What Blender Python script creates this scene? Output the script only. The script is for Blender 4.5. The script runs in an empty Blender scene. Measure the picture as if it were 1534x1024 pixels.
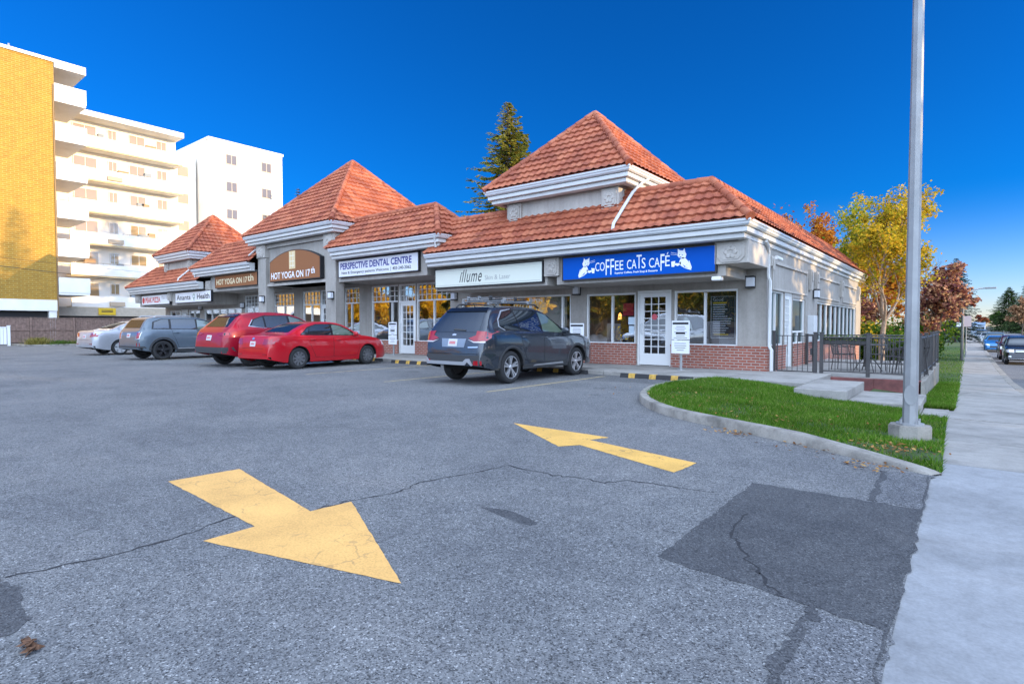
import bpy, bmesh, math, random
from mathutils import Vector, Matrix
from mathutils.bvhtree import BVHTree
random.seed(7)
R = math.radians
scene = bpy.context.scene
C = scene.collection
# ------------------------------------------------------------------ materials
_m = {}
def nt(name):
    m = bpy.data.materials.new(name); m.use_nodes = True
    n = m.node_tree; n.nodes.clear()
    out = n.nodes.new('ShaderNodeOutputMaterial')
    return m, n, out
def nd(n, t, **kw):
    x = n.nodes.new(t)
    for k, v in kw.items():
        if k in x.inputs: x.inputs[k].default_value = v
        else: setattr(x, k, v)
    return x
def rgb(c): return (c[0], c[1], c[2], 1)
def pos(n): return n.nodes.new('ShaderNodeNewGeometry').outputs['Position']
def obco(n): return n.nodes.new('ShaderNodeTexCoord').outputs['Object']
def ramp(n, fac, stops):
    r = n.nodes.new('ShaderNodeValToRGB')
    e = r.color_ramp.elements
    while len(e) < len(stops): e.new(.5)
    for i, (p, c) in enumerate(stops):
        e[i].position = p; e[i].color = rgb(c)
    n.links.new(fac, r.inputs[0]); return r.outputs[0]
def mixc(n, fac, a, b, mode='MIX'):
    x = n.nodes.new('ShaderNodeMix'); x.data_type = 'RGBA'; x.blend_type = mode
    for s, v in ((x.inputs[0], fac), (x.inputs[6], a), (x.inputs[7], b)):
        if hasattr(v, 'is_linked'): n.links.new(v, s)
        elif isinstance(v, (int, float)): s.default_value = v
        else: s.default_value = rgb(v)
    return x.outputs[2]
def bump(n, h, strength=.3, dist=.02):
    b = nd(n, 'ShaderNodeBump', Strength=strength, Distance=dist)
    n.links.new(h, b.inputs['Height']); return b.outputs[0]
def noise(n, co, scale, detail=4, rough=.6):
    x = nd(n, 'ShaderNodeTexNoise', Scale=scale, Detail=detail, Roughness=rough)
    n.links.new(co, x.inputs['Vector']); return x.outputs['Fac']
def P(name, col, rough=.6, metal=0, var=0, vs=4, b=0, bs=60, coat=0, spec=.5, world=True):
    if name in _m: return _m[name]
    m, n, out = nt(name)
    p = nd(n, 'ShaderNodeBsdfPrincipled', Roughness=rough, Metallic=metal)
    p.inputs['Base Color'].default_value = rgb(col)
    p.inputs['Coat Weight'].default_value = coat
    p.inputs['Coat Roughness'].default_value = .03
    p.inputs['Specular IOR Level'].default_value = spec
    if var or b:
        co = pos(n) if world else obco(n)
    if var:
        f = noise(n, co, vs)
        c = ramp(n, f, [(.3, [x*(1-var) for x in col]), (.7, [min(1, x*(1+var)) for x in col])])
        n.links.new(c, p.inputs['Base Color'])
    if b:
        n.links.new(bump(n, noise(n, co, bs, 3), b), p.inputs['Normal'])
    n.links.new(p.outputs[0], out.inputs[0]); _m[name] = m; return m
def brick_mat(name, c1, c2, mortar, bw=.22, bh=.075, ms=.012, b=.35):
    m, n, out = nt(name)
    p = nd(n, 'ShaderNodeBsdfPrincipled', Roughness=.85)
    s = n.nodes.new('ShaderNodeSeparateXYZ'); n.links.new(pos(n), s.inputs[0])
    a = nd(n, 'ShaderNodeMath', operation='ADD'); n.links.new(s.outputs[0], a.inputs[0]); n.links.new(s.outputs[1], a.inputs[1])
    cb = n.nodes.new('ShaderNodeCombineXYZ'); n.links.new(a.outputs[0], cb.inputs[0]); n.links.new(s.outputs[2], cb.inputs[1])
    t = nd(n, 'ShaderNodeTexBrick', Scale=1.0)
    t.inputs['Brick Width'].default_value = bw; t.inputs['Row Height'].default_value = bh; t.inputs['Mortar Size'].default_value = ms
    t.inputs['Color1'].default_value = rgb(c1); t.inputs['Color2'].default_value = rgb(c2); t.inputs['Mortar'].default_value = rgb(mortar)
    n.links.new(cb.outputs[0], t.inputs['Vector'])
    f = noise(n, pos(n), 3)
    c = mixc(n, .35, t.outputs['Color'], ramp(n, f, [(.3, (.35, .35, .35)), (.7, (1, 1, 1))]), 'MULTIPLY')
    n.links.new(c, p.inputs['Base Color'])
    inv = nd(n, 'ShaderNodeMath', operation='SUBTRACT'); inv.inputs[0].default_value = 1; n.links.new(t.outputs['Fac'], inv.inputs[1])
    n.links.new(bump(n, inv.outputs[0], b, .01), p.inputs['Normal'])
    n.links.new(p.outputs[0], out.inputs[0]); return m
def glass_mat(name, refl=.45, tint=(.75, .8, .8)):
    m, n, out = nt(name)
    g = nd(n, 'ShaderNodeBsdfGlossy', Roughness=.012); g.inputs[0].default_value = (.95, .97, 1, 1)
    w = noise(n, pos(n), .9, 2); n.links.new(bump(n, w, .12, .05), g.inputs['Normal'])
    t = n.nodes.new('ShaderNodeBsdfTransparent'); t.inputs[0].default_value = rgb(tint)
    x = nd(n, 'ShaderNodeMixShader', Fac=refl)
    n.links.new(t.outputs[0], x.inputs[1]); n.links.new(g.outputs[0], x.inputs[2]); n.links.new(x.outputs[0], out.inputs[0]); return m
def car_glass(name, col=(.012, .015, .018), refl=.35):
    m, n, out = nt(name)
    g = nd(n, 'ShaderNodeBsdfGlossy', Roughness=.02); g.inputs[0].default_value = (.9, .95, 1, 1)
    d = nd(n, 'ShaderNodeBsdfDiffuse'); d.inputs[0].default_value = rgb(col)
    x = nd(n, 'ShaderNodeMixShader', Fac=refl)
    n.links.new(d.outputs[0], x.inputs[1]); n.links.new(g.outputs[0], x.inputs[2]); n.links.new(x.outputs[0], out.inputs[0]); return m
def leaf_mat(name, stops, trans=.4):
    m, n, out = nt(name)
    g = n.nodes.new('ShaderNodeNewGeometry')
    c = ramp(n, g.outputs['Random Per Island'], stops)
    f = noise(n, g.outputs['Position'], .9, 2)
    c = mixc(n, .5, c, ramp(n, f, [(.35, (.55, .55, .55)), (.65, (1.25, 1.25, 1.25))]), 'MULTIPLY')
    d = nd(n, 'ShaderNodeBsdfDiffuse'); t = nd(n, 'ShaderNodeBsdfTranslucent')
    n.links.new(c, d.inputs[0]); n.links.new(c, t.inputs[0])
    x = nd(n, 'ShaderNodeMixShader', Fac=trans)
    n.links.new(d.outputs[0], x.inputs[1]); n.links.new(t.outputs[0], x.inputs[2]); n.links.new(x.outputs[0], out.inputs[0]); return m
def asphalt_mat(name, lo, hi, speck=1.0, big=True):
    m, n, out = nt(name)
    p = nd(n, 'ShaderNodeBsdfPrincipled', Roughness=.9)
    p.inputs['Specular IOR Level'].default_value = .25
    g = pos(n)
    v = nd(n, 'ShaderNodeTexVoronoi', Scale=150.0); n.links.new(g, v.inputs['Vector'])
    s = n.nodes.new('ShaderNodeSeparateColor'); n.links.new(v.outputs['Color'], s.inputs[0])
    v2 = nd(n, 'ShaderNodeTexVoronoi', Scale=52.0); n.links.new(g, v2.inputs['Vector'])
    s2 = n.nodes.new('ShaderNodeSeparateColor'); n.links.new(v2.outputs['Color'], s2.inputs[0])
    k = speck
    mid = [(lo[i]+hi[i])/2 for i in range(3)]
    c = ramp(n, s.outputs[0], [(0, [x*(1-.7*k) for x in lo]), (.35, lo), (.72, mid), (.92, hi), (1, [x*(1+.8*k) for x in hi])])
    c2 = ramp(n, s2.outputs[1], [(0, [1-.5*k]*3), (.25, [1-.08*k]*3), (.85, (1, 1, 1)), (1, [1+.45*k]*3)])
    c = mixc(n, .55, c, c2, 'MULTIPLY')
    f = noise(n, g, .55, 5, .62)
    c = mixc(n, .8, c, ramp(n, f, [(.28, (.66, .67, .70)), (.5, (.97, .97, .97)), (.72, (1.22, 1.19, 1.16))]), 'MULTIPLY')
    f3 = noise(n, g, 4.5, 4, .7)
    c = mixc(n, .5, c, ramp(n, f3, [(.3, (.74, .74, .76)), (.7, (1.18, 1.18, 1.16))]), 'MULTIPLY')
    n.links.new(c, p.inputs['Base Color'])
    n.links.new(bump(n, v.outputs['Distance'], .35*k, .006), p.inputs['Normal'])
    n.links.new(p.outputs[0], out.inputs[0]); return m
def concrete_mat(name, col, scale=1.0, dirt=.35):
    m, n, out = nt(name)
    p = nd(n, 'ShaderNodeBsdfPrincipled', Roughness=.9); p.inputs['Specular IOR Level'].default_value = .25
    g = pos(n)
    c = ramp(n, noise(n, g, 1.3*scale, 6, .65), [(.3, [x*(1-dirt) for x in col]), (.52, col), (.75, [min(1, x*1.18) for x in col])])
    c = mixc(n, .5, c, ramp(n, noise(n, g, 60, 3, .7), [(.3, (.75, .75, .75)), (.7, (1.2, 1.2, 1.2))]), 'MULTIPLY')
    c = mixc(n, .35, c, ramp(n, noise(n, g, 9, 5, .7), [(.35, (.62, .6, .58)), (.6, (1, 1, 1))]), 'MULTIPLY')
    n.links.new(c, p.inputs['Base Color']); n.links.new(bump(n, noise(n, g, 90, 3), .2, .004), p.inputs['Normal'])
    n.links.new(p.outputs[0], out.inputs[0]); return m
def paint_mark_mat(name, col, wear=.5):
    m, n, out = nt(name)
    p = nd(n, 'ShaderNodeBsdfPrincipled', Roughness=.75)
    g = pos(n)
    c = ramp(n, noise(n, g, 2.2, 4), [(.3, [x*.82 for x in col]), (.7, [min(1, x*1.08) for x in col])])
    c = mixc(n, .45, c, ramp(n, noise(n, g, 75, 3, .8), [(.34, (.5, .5, .5)), (.6, (1.08, 1.08, 1.08))]), 'MULTIPLY')
    v = nd(n, 'ShaderNodeTexVoronoi', Scale=5.5, feature='DISTANCE_TO_EDGE'); 
    wv = n.nodes.new('ShaderNodeVectorMath'); wv.operation = 'ADD'
    nv = nd(n, 'ShaderNodeTexNoise', Scale=9.0, Detail=4.0); n.links.new(g, nv.inputs['Vector'])
    sc = n.nodes.new('ShaderNodeVectorMath'); sc.operation = 'SCALE'; sc.inputs['Scale'].default_value = .12
    n.links.new(nv.outputs['Color'], sc.inputs[0]); n.links.new(g, wv.inputs[0]); n.links.new(sc.outputs[0], wv.inputs[1]); n.links.new(wv.outputs[0], v.inputs['Vector'])
    crack = ramp(n, v.outputs['Distance'], [(0, (1, 1, 1)), (.018, (1, 1, 1)), (.03, (0, 0, 0))])
    patch = ramp(n, noise(n, g, 3.1, 2), [(.5, (0, 0, 0)), (.58, (1, 1, 1))])
    k = mixc(n, 1.0, crack, patch, 'MULTIPLY')
    k2 = mixc(n, 1.0, k, (wear, wear, wear), 'MULTIPLY')
    c = mixc(n, k2, c, (.06, .06, .06))
    n.links.new(c, p.inputs['Base Color']); n.links.new(p.outputs[0], out.inputs[0]); return m
def tile_mat():
    m, n, out = nt('clay_tile')
    p = nd(n, 'ShaderNodeBsdfPrincipled', Roughness=.75)
    g = pos(n)
    v = nd(n, 'ShaderNodeTexVoronoi', Scale=3.0); n.links.new(g, v.inputs['Vector'])
    s = n.nodes.new('ShaderNodeSeparateColor'); n.links.new(v.outputs['Color'], s.inputs[0])
    c = ramp(n, s.outputs[0], [(0, (.24, .056, .026)), (.5, (.325, .086, .039)), (1, (.41, .132, .064))])
    c = mixc(n, .5, c, ramp(n, noise(n, g, 1.1, 5, .7), [(.30, (.38, .36, .40)), (.45, (.85, .83, .83)), (.65, (1.2, 1.17, 1.12))]), 'MULTIPLY')
    c = mixc(n, .4, c, ramp(n, noise(n, g, 22, 4, .7), [(.3, (.6, .6, .6)), (.7, (1.25, 1.25, 1.2))]), 'MULTIPLY')
    n.links.new(c, p.inputs['Base Color']); n.links.new(bump(n, noise(n, g, 40, 3), .25, .01), p.inputs['Normal'])
    n.links.new(p.outputs[0], out.inputs[0]); return m
def stucco_mat(name, col):
    m, n, out = nt(name)
    p = nd(n, 'ShaderNodeBsdfPrincipled', Roughness=.92); p.inputs['Specular IOR Level'].default_value = .2
    g = pos(n)
    c = ramp(n, noise(n, g, .8, 5, .6), [(.3, [x*.8 for x in col]), (.7, [x*1.12 for x in col])])
    c = mixc(n, .3, c, ramp(n, noise(n, g, 14, 5, .7), [(.35, (.72, .71, .7)), (.65, (1.08, 1.08, 1.08))]), 'MULTIPLY')
    mp = n.nodes.new('ShaderNodeMapping'); mp.inputs['Scale'].default_value = (3.5, 3.5, .25); n.links.new(g, mp.inputs[0])
    c = mixc(n, .3, c, ramp(n, noise(n, mp.outputs[0], 1.6, 4, .65), [(.36, (.66, .64, .62)), (.56, (1.04, 1.04, 1.04))]), 'MULTIPLY')
    n.links.new(c, p.inputs['Base Color']); n.links.new(bump(n, noise(n, g, 75, 4, .7), .35, .008), p.inputs['Normal'])
    n.links.new(p.outputs[0], out.inputs[0]); return m
def emit(name, col, s):
    m, n, out = nt(name); e = nd(n, 'ShaderNodeEmission', Strength=s); e.inputs[0].default_value = rgb(col)
    n.links.new(e.outputs[0], out.inputs[0]); return m

ASPH = asphalt_mat('lot_asphalt', (.145, .146, .15), (.20, .20, .20))
ASPH_DARK = asphalt_mat('patch_asphalt', (.072, .073, .078), (.102, .103, .107), .7)
ASPH_BAY = asphalt_mat('bay_asphalt', (.112, .113, .117), (.155, .155, .157))
ASPH_MID = asphalt_mat('old_patch_asphalt', (.125, .127, .134), (.18, .18, .186), 1.0)
ASPH_ROAD = asphalt_mat('road_asphalt', (.14, .14, .145), (.2, .2, .2), .7)
CRACK = P('crack_tar', (.022, .022, .025), .9, var=.3, vs=30)
CONC = concrete_mat('walk_concrete', (.30, .285, .265))
CONC_NEW = concrete_mat('new_concrete', (.275, .28, .29), .8, .3)
CONC_KERB = concrete_mat('kerb_concrete', (.285, .265, .235), 2.0, .55)
MARK = paint_mark_mat('yellow_marking', (.74, .41, .125), .3)
MARK_OLD = paint_mark_mat('old_yellow_marking', (.74, .42, .10), .5)
LINE = paint_mark_mat('faded_line', (.34, .27, .15), 1.0)
BLUEP = paint_mark_mat('blue_marking', (.16, .26, .42), 1.0)
STUC = stucco_mat('grey_stucco', (.35, .325, .295))
STUC_L = stucco_mat('light_stucco', (.43, .40, .365))
TILE = tile_mat()
TRIM = P('white_trim', (.52, .52, .51), .5, var=.08, vs=2)
GUT = P('gutter_metal', (.56, .58, .60), .35, var=.06, vs=3)
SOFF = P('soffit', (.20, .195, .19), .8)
FRAME = P('white_frame', (.68, .68, .67), .45)
BRICK = brick_mat('red_brick', (.36, .10, .06), (.27, .075, .05), (.38, .30, .26))
GLASS = glass_mat('shop_glass', .48, (.9, .93, .93))
GLASS_D = glass_mat('side_glass', .2, (.45, .6, .6))
INT = P('shop_interior', (.30, .27, .23), .9, var=.2, vs=1)
INTF = P('shop_floor', (.16, .12, .09), .5)
BLACK = P('black_metal', (.02, .02, .022), .45)
BLACKS = P('black_sign_edge', (.015, .015, .018), .5)
DKGREY = P('dark_iron', (.045, .042, .042), .5, var=.2)
WHITE = P('white_plastic', (.75, .75, .74), .4)
GALV = P('galvanised_steel', (.27, .275, .28), .55, .2, var=.16, vs=3, b=.06, bs=25)
BARK = P('bark', (.10, .075, .055), .95, var=.4, vs=14, b=.5, bs=30)
BARK_L = P('pale_bark', (.30, .22, .16), .9, var=.3, vs=10, b=.4, bs=25)
# ------------------------------------------------------------------ mesh builder
class MB:
    def __init__(s): s.v = []; s.f = []; s.mi = []
    def add(s, vs, fs, mi=0):
        o = len(s.v); s.v += [tuple(p) for p in vs]
        for f in fs: s.f.append([i+o for i in f]); s.mi.append(mi)
        return s
    def box(s, x0, x1, y0, y1, z0, z1, mi=0):
        if x0 > x1: x0, x1 = x1, x0
        if y0 > y1: y0, y1 = y1, y0
        if z0 > z1: z0, z1 = z1, z0
        v = [(x0,y0,z0),(x1,y0,z0),(x1,y1,z0),(x0,y1,z0),(x0,y0,z1),(x1,y0,z1),(x1,y1,z1),(x0,y1,z1)]
        return s.add(v, [(0,3,2,1),(4,5,6,7),(0,1,5,4),(1,2,6,5),(2,3,7,6),(3,0,4,7)], mi)
    def cbox(s, x0, x1, y0, y1, z0, z1, c=.01, mi=0):   # box with chamfered vertical & top edges
        b = bmesh.new()
        bmesh.ops.create_cube(b, size=1)
        for q in b.verts: q.co = Vector(((x0+x1)/2+q.co.x*(x1-x0), (y0+y1)/2+q.co.y*(y1-y0), (z0+z1)/2+q.co.z*(z1-z0)))
        bmesh.ops.bevel(b, geom=list(b.edges), offset=c, segments=2, affect='EDGES', profile=.5)
        s.frombm(b, mi); return s
    def frombm(s, b, mi=0):
        b.verts.index_update()
        s.add([q.co[:] for q in b.verts], [[q.index for q in f.verts] for f in b.faces], mi); b.free(); return s
    def prism(s, pts, axis, a0, a1, mi=0):   # pts 2D polygon; axis 'y': (x,z) extruded along y; 'z': (x,y); 'x': (y,z)
        n = len(pts)
        def p3(p, a): return {'y': (p[0], a, p[1]), 'z': (p[0], p[1], a), 'x': (a, p[0], p[1])}[axis]
        v = [p3(p, a0) for p in pts]+[p3(p, a1) for p in pts]
        f = [list(range(n))[::-1], list(range(n, 2*n))]+[(i, (i+1) % n, n+(i+1) % n, n+i) for i in range(n)]
        return s.add(v, f, mi)
    def tube(s, pts, r, n=8, cap=True, mi=0):
        pts = [Vector(p) for p in pts]; k = len(pts)
        if not hasattr(r, '__len__'): r = [r]*k
        vs = []; up = None
        for i, p in enumerate(pts):
            d = (pts[min(i+1, k-1)]-pts[max(i-1, 0)])
            if d.length < 1e-9: d = Vector((0, 0, 1))
            d.normalize()
            if up is None: up = Vector((0, 0, 1)) if abs(d.z) < .9 else Vector((1, 0, 0))
            a = d.cross(up); a.normalize(); b2 = a.cross(d); up = b2
            for j in range(n):
                t = 2*math.pi*j/n
                vs.append(p+a*math.cos(t)*r[i]+b2*math.sin(t)*r[i])
        fs = [(i*n+j, i*n+(j+1) % n, (i+1)*n+(j+1) % n, (i+1)*n+j) for i in range(k-1) for j in range(n)]
        if cap: fs += [list(range(n))[::-1], [(k-1)*n+j for j in range(n)]]
        return s.add(vs, fs, mi)
    def lathe(s, prof, axis='z', c=(0, 0, 0), n=24, mi=0, cap=False):
        vs = []
        for r, h in prof:
            for j in range(n):
                t = 2*math.pi*j/n; a, b2 = r*math.cos(t), r*math.sin(t)
                q = {'z': (a, b2, h), 'x': (h, a, b2), 'y': (a, h, b2)}[axis]
                vs.append((q[0]+c[0], q[1]+c[1], q[2]+c[2]))
        k = len(prof)
        fs = [(i*n+j, i*n+(j+1) % n, (i+1)*n+(j+1) % n, (i+1)*n+j) for i in range(k-1) for j in range(n)]
        if cap: fs += [list(range(n)), [(k-1)*n+j for j in range(n)]]
        return s.add(vs, fs, mi)
    def xf(s, M):
        s.v = [tuple(M @ Vector(p)) for p in s.v]; return s
    def build(s, name, mat, parent=None, smooth=False, sharp=None, local=False, fix=True):
        me = bpy.data.meshes.new(name)
        off = Vector((0, 0, 0))
        if parent is not None and not local:
            q = parent
            while q is not None: off += q.location; q = q.parent
        vv = [(p[0]-off.x, p[1]-off.y, p[2]-off.z) for p in s.v]
        me.from_pydata(vv, [], s.f)
        mats = mat if isinstance(mat, (list, tuple)) else [mat]
        for q in mats: me.materials.append(q)
        if len(mats) > 1: me.polygons.foreach_set('material_index', s.mi)
        if fix:
            b = bmesh.new(); b.from_mesh(me); bmesh.ops.recalc_face_normals(b, faces=b.faces); b.to_mesh(me); b.free()
        if smooth:
            me.polygons.foreach_set('use_smooth', [True]*len(me.polygons))
            if sharp: me.set_sharp_from_angle(angle=R(sharp))
        me.update()
        o = bpy.data.objects.new(name, me); C.objects.link(o)
        if parent is not None: o.parent = parent
        return o
def empty(name, loc=(0, 0, 0), rz=0):
    o = bpy.data.objects.new(name, None); C.objects.link(o); o.location = loc; o.rotation_euler = (0, 0, rz); o.empty_display_size = .3; return o
def tag(o, label, cat, group=None):
    o['label'] = label; o['category'] = cat
    if group: o['group'] = group
    return o
def struct(o): o['kind'] = 'structure'; return o
def copy_tree(o, parent=None):
    c = o.copy(); C.objects.link(c)
    if parent is not None: c.parent = parent
    for ch in list(o.children): copy_tree(ch, c)
    return c
def text_mesh(body, shear=0, bold=0, spacing=1.0):
    cu = bpy.data.curves.new('t', 'FONT'); cu.body = body; cu.shear = shear; cu.offset = bold; cu.space_character = spacing
    cu.extrude = 0.0; cu.resolution_u = 3; cu.align_x = 'LEFT'
    o = bpy.data.objects.new('t', cu); C.objects.link(o)
    dg = bpy.context.evaluated_depsgraph_get()
    me = bpy.data.meshes.new_from_object(o.evaluated_get(dg))
    vs = [tuple(v.co) for v in me.vertices]; fs = [list(p.vertices) for p in me.polygons]
    bpy.data.objects.remove(o); bpy.data.curves.remove(cu); bpy.data.meshes.remove(me)
    return vs, fs
def put_text(mb, body, x0, x1, z0, z1, Y, mi=0, axis='y', **kw):
    vs, fs = text_mesh(body, **kw)
    if not vs: return
    a0, a1 = min(v[0] for v in vs), max(v[0] for v in vs); b0, b1 = min(v[1] for v in vs), max(v[1] for v in vs)
    o = []
    for v in vs:
        x = x0+(v[0]-a0)/(a1-a0)*(x1-x0); z = z0+(v[1]-b0)/(b1-b0)*(z1-z0)
        o.append((x, Y, z))
    mb.add(o, fs, mi)
# ------------------------------------------------------------------ setting: ground, road, walks, lawn
def zs(y):
    k = [(-200, .25), (0, 0), (8, -.02), (12.5, -.24), (18, -.45), (28, -.8), (40, -.95), (70, -1.0), (140, -.95), (300, -.4), (600, .8)]
    for (a, b), (c, d) in zip(k, k[1:]):
        if y <= c: 
            t = (y-a)/(c-a); return b+(d-b)*max(0, t)
    return k[-1][1]
YS = [-80, -40, -15, -5, 0, 3, 6, 8, 9.5, 11, 12.5, 14, 16, 18, 21, 24, 28, 32, 36, 40, 50, 60, 80, 100, 140, 200, 260, 330, 420, 520]
def strip(mb, x0, x1, dz=0, ys=YS, y0=-999, y1=999, mi=0, nx=1):
    yy = sorted(set([y for y in ys if y0 < y < y1]+([y0] if y0 > -999 else [])+([y1] if y1 < 999 else [])))
    vs = []; fs = []
    for y in yy:
        for i in range(nx+1): vs.append((x0+(x1-x0)*i/nx, y, zs(y)+dz))
    k = nx+1
    for i in range(len(yy)-1):
        for j in range(nx): fs.append((i*k+j, i*k+j+1, (i+1)*k+j+1, (i+1)*k+j))
    mb.add(vs, fs, mi)
grass_soil = P('lawn_soil', (.045, .075, .018), .95, var=.5, vs=1.6, b=.6, bs=60)
g = MB(); g.add([(-900, -700, -1.6), (900, -700, -1.6), (900, 1200, -1.6), (-900, 1200, -1.6)], [(0, 1, 2, 3)])
struct(g.build('ground', P('dry_ground', (.13, .12, .08), .95, var=.3, vs=.2)))
# parking lot slab
g = MB(); g.prism([(-75, -60), (-.225, -60), (-.225, 6.45), (-1.8, 7.15), (-3.45, 7.95), (-4.25, 9.0), (-4.35, 33), (-75, 33)], 'z', -1.5, 0)
lot = struct(g.build('parking_lot', ASPH))
# street
g = MB(); strip(g, 1.36, 10.6, -.15); struct(g.build('road', ASPH_ROAD))
g = MB(); strip(g, 10.6, 10.8, -.02); strip(g, 10.8, 40, -.0)
struct(g.build('far_verge', grass_soil))
g = MB()
def sweep_box(mb, x0, x1, zt, zb, y0, y1):
    yy = sorted(set([y for y in YS if y0 < y < y1]+[y0, y1])); vs = []; fs = []
    for y in yy:
        z = zs(y); vs += [(x0, y, z+zb), (x0, y, z+zt), (x1, y, z+zt), (x1, y, z+zb)]
    n = len(yy)
    for i in range(n-1):
        for j in range(3): fs.append((4*i+j, 4*i+j+1, 4*i+4+j+1, 4*i+4+j))
    fs += [(0, 1, 2, 3), tuple(4*(n-1)+j for j in range(4))]
    mb.add(vs, fs)
sweep_box(g, 1.15, 1.36, -.004, -.4, -80, 400)
struct(g.build('kerb', CONC_KERB))
# sidewalk in slabs with open joints
g = MB(); y = 6.78
rr = random.Random(3)
while y < 150:
    L = 1.55 if y < 60 else 6
    sweep_box(g, -.23+rr.uniform(-.008, .008), 1.14, rr.uniform(-.006, .006), -.4, y+.012, y+L-.012); y += L
sweep_box(g, -.23, 1.14, 0, -.4, y, 420)
struct(g.build('sidewalk', CONC))
g = MB()
for a, b in ((-40, -6), (-5.98, -2.0), (-1.98, 2.33), (2.345, 6.77)):
    sweep_box(g, -.234, 1.14, .003, -.4, a, b)
struct(g.build('driveway_crossing', CONC_NEW))
# shop walkway with kerb face and slabs beside the lawn
g = MB()
for i in range(26):
    x0 = -4.42-1.52*(i+1); g.cbox(x0+.006, x0+1.52-.006, 13.12, 15.9, -.3, .10+random.Random(i).uniform(-.004, .004), .012)
g.cbox(-4.41, -2.62, 12.98, 15.92, -.3, .10, .012); g.cbox(-2.61, -1.72, 11.95, 14.25, -.3, .09, .015)
struct(g.build('shop_walkway', CONC))
g = MB(); g.cbox(-1.715, -.62, 12.1, 13.95, -.5, -.08, .02); g.cbox(-.612, -.235, 11.3, 13.05, -.6, -.235, .015)
struct(g.build('garden_steps', CONC))
g = MB(); g.box(-4.11, -.86, 15.925, 24, -1.4, .05)
struct(g.build('patio_floor', CONC))
g = MB(); g.cbox(-1.72, -.8, 15.8, 15.92, -1.2, .035, .01); g.cbox(-4.11, -1.72, 15.8, 15.92, -1.2, .03, .01)
rw = g.build('retaining_wall', P('maroon_paint', (.16, .05, .045), .7, var=.4, vs=3)); tag(rw, 'low maroon painted wall under the front of the patio railing', 'wall')
g = MB(); g.cbox(-.855, -.74, 15.8, 24.1, -1.4, .03, .012)
tag(g.build('retaining_wall', CONC_KERB), 'pale concrete wall under the patio railing on the sidewalk side', 'wall')
# lawn
def zl(x, y):
    t = min(1, max(0, (x+4.6)/4.35)); a = .125 if y < 13.2 else .1
    b = zs(y)+.035
    if y > 13: a = max(zs(y)+.05, -.9) if y > 25 else (.09 if y < 16 else .0)
    t2 = t*t*(3-2*t)
    return a+(b-a)*t2
isl = [(-4.55, 13.1), (-4.86, 12.2), (-4.98, 11.0), (-4.78, 9.85), (-4.32, 8.75), (-3.5, 7.78), (-2.6, 7.29), (-1.8, 6.94), (-.95, 6.47), (-.23, 6.06)]
def smooth_path(p, it=2):
    for _ in range(it):
        q = [p[0]]
        for a, b in zip(p, p[1:]): q += [(a[0]*.75+b[0]*.25, a[1]*.75+b[1]*.25), (a[0]*.25+b[0]*.75, a[1]*.25+b[1]*.75)]
        p = q+[p[-1]]
    return p
isl = smooth_path(isl, 2)
def offs(path, d):
    o = []
    for i, p in enumerate(path):
        a = path[max(0, i-1)]; b = path[min(len(path)-1, i+1)]
        t = Vector((b[0]-a[0], b[1]-a[1])).normalized(); o.append((p[0]-t.y*d, p[1]+t.x*d))
    return o
inn = offs(isl, .15)
g = MB(); n = len(isl); vs = []
mid = offs(isl, .02)
for i in range(n):
    h = .115 if i < n-9 else .115-.11*((i-(n-9))/8)
    q = inn[i]
    vs += [(isl[i][0], isl[i][1], -.05), (isl[i][0]+.004, isl[i][1]+.004, h-.02), (mid[i][0], mid[i][1], h), (q[0], q[1], h+.002), (q[0], q[1], -.1)]
g.add(vs, [(5*i+j, 5*i+j+1, 5*i+6+j, 5*i+5+j) for i in range(n-1) for j in range(4)])
kb = struct(g.build('lawn_kerb', CONC_KERB, smooth=True, sharp=40))
# lawn surface as fine grid clipped to island
from mathutils.geometry import intersect_point_tri_2d
poly = inn+[(-.235, 11.3), (-.62, 11.35), (-.65, 12.1), (-1.72, 12.1), (-1.72, 11.95), (-2.61, 11.95), (-2.61, 12.98), (-4.4, 12.98)]
def inpoly(x, y, pl=poly):
    c = False; j = len(pl)-1
    for i in range(len(pl)):
        if (pl[i][1] > y) != (pl[j][1] > y) and x < (pl[j][0]-pl[i][0])*(y-pl[i][1])/(pl[j][1]-pl[i][1])+pl[i][0]: c = not c
        j = i
    return c
b = bmesh.new(); vv = [b.verts.new((p[0], p[1], 0)) for p in poly]; b.faces.new(vv)
bmesh.ops.triangulate(b, faces=b.faces[:])
for k in range(-12, 2):
    bmesh.ops.bisect_plane(b, geom=b.verts[:]+b.edges[:]+b.faces[:], plane_co=(k*.4, 0, 0), plane_no=(1, 0, 0))
for k in range(14, 34):
    bmesh.ops.bisect_plane(b, geom=b.verts[:]+b.edges[:]+b.faces[:], plane_co=(0, k*.4, 0), plane_no=(0, 1, 0))
for q in b.verts: q.co.z = zl(q.co.x, q.co.y)-.015
g = MB(); g.frombm(b)
strip(g, -.735, -.232, .02, y0=13.06, y1=24.1); strip(g, -.735, -.6, .021, y0=13.96, y1=13.99)
strip(g, -40, -.232, .02, y0=24.1, nx=1)
vs = []; fs = []
g.add([(-1.715, 13.95, -.2), (-.735, 13.95, -.24), (-.735, 15.8, -.30), (-1.715, 15.8, -.2)], [(0, 1, 2, 3)])
struct(g.build('lawn', grass_soil))
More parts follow.
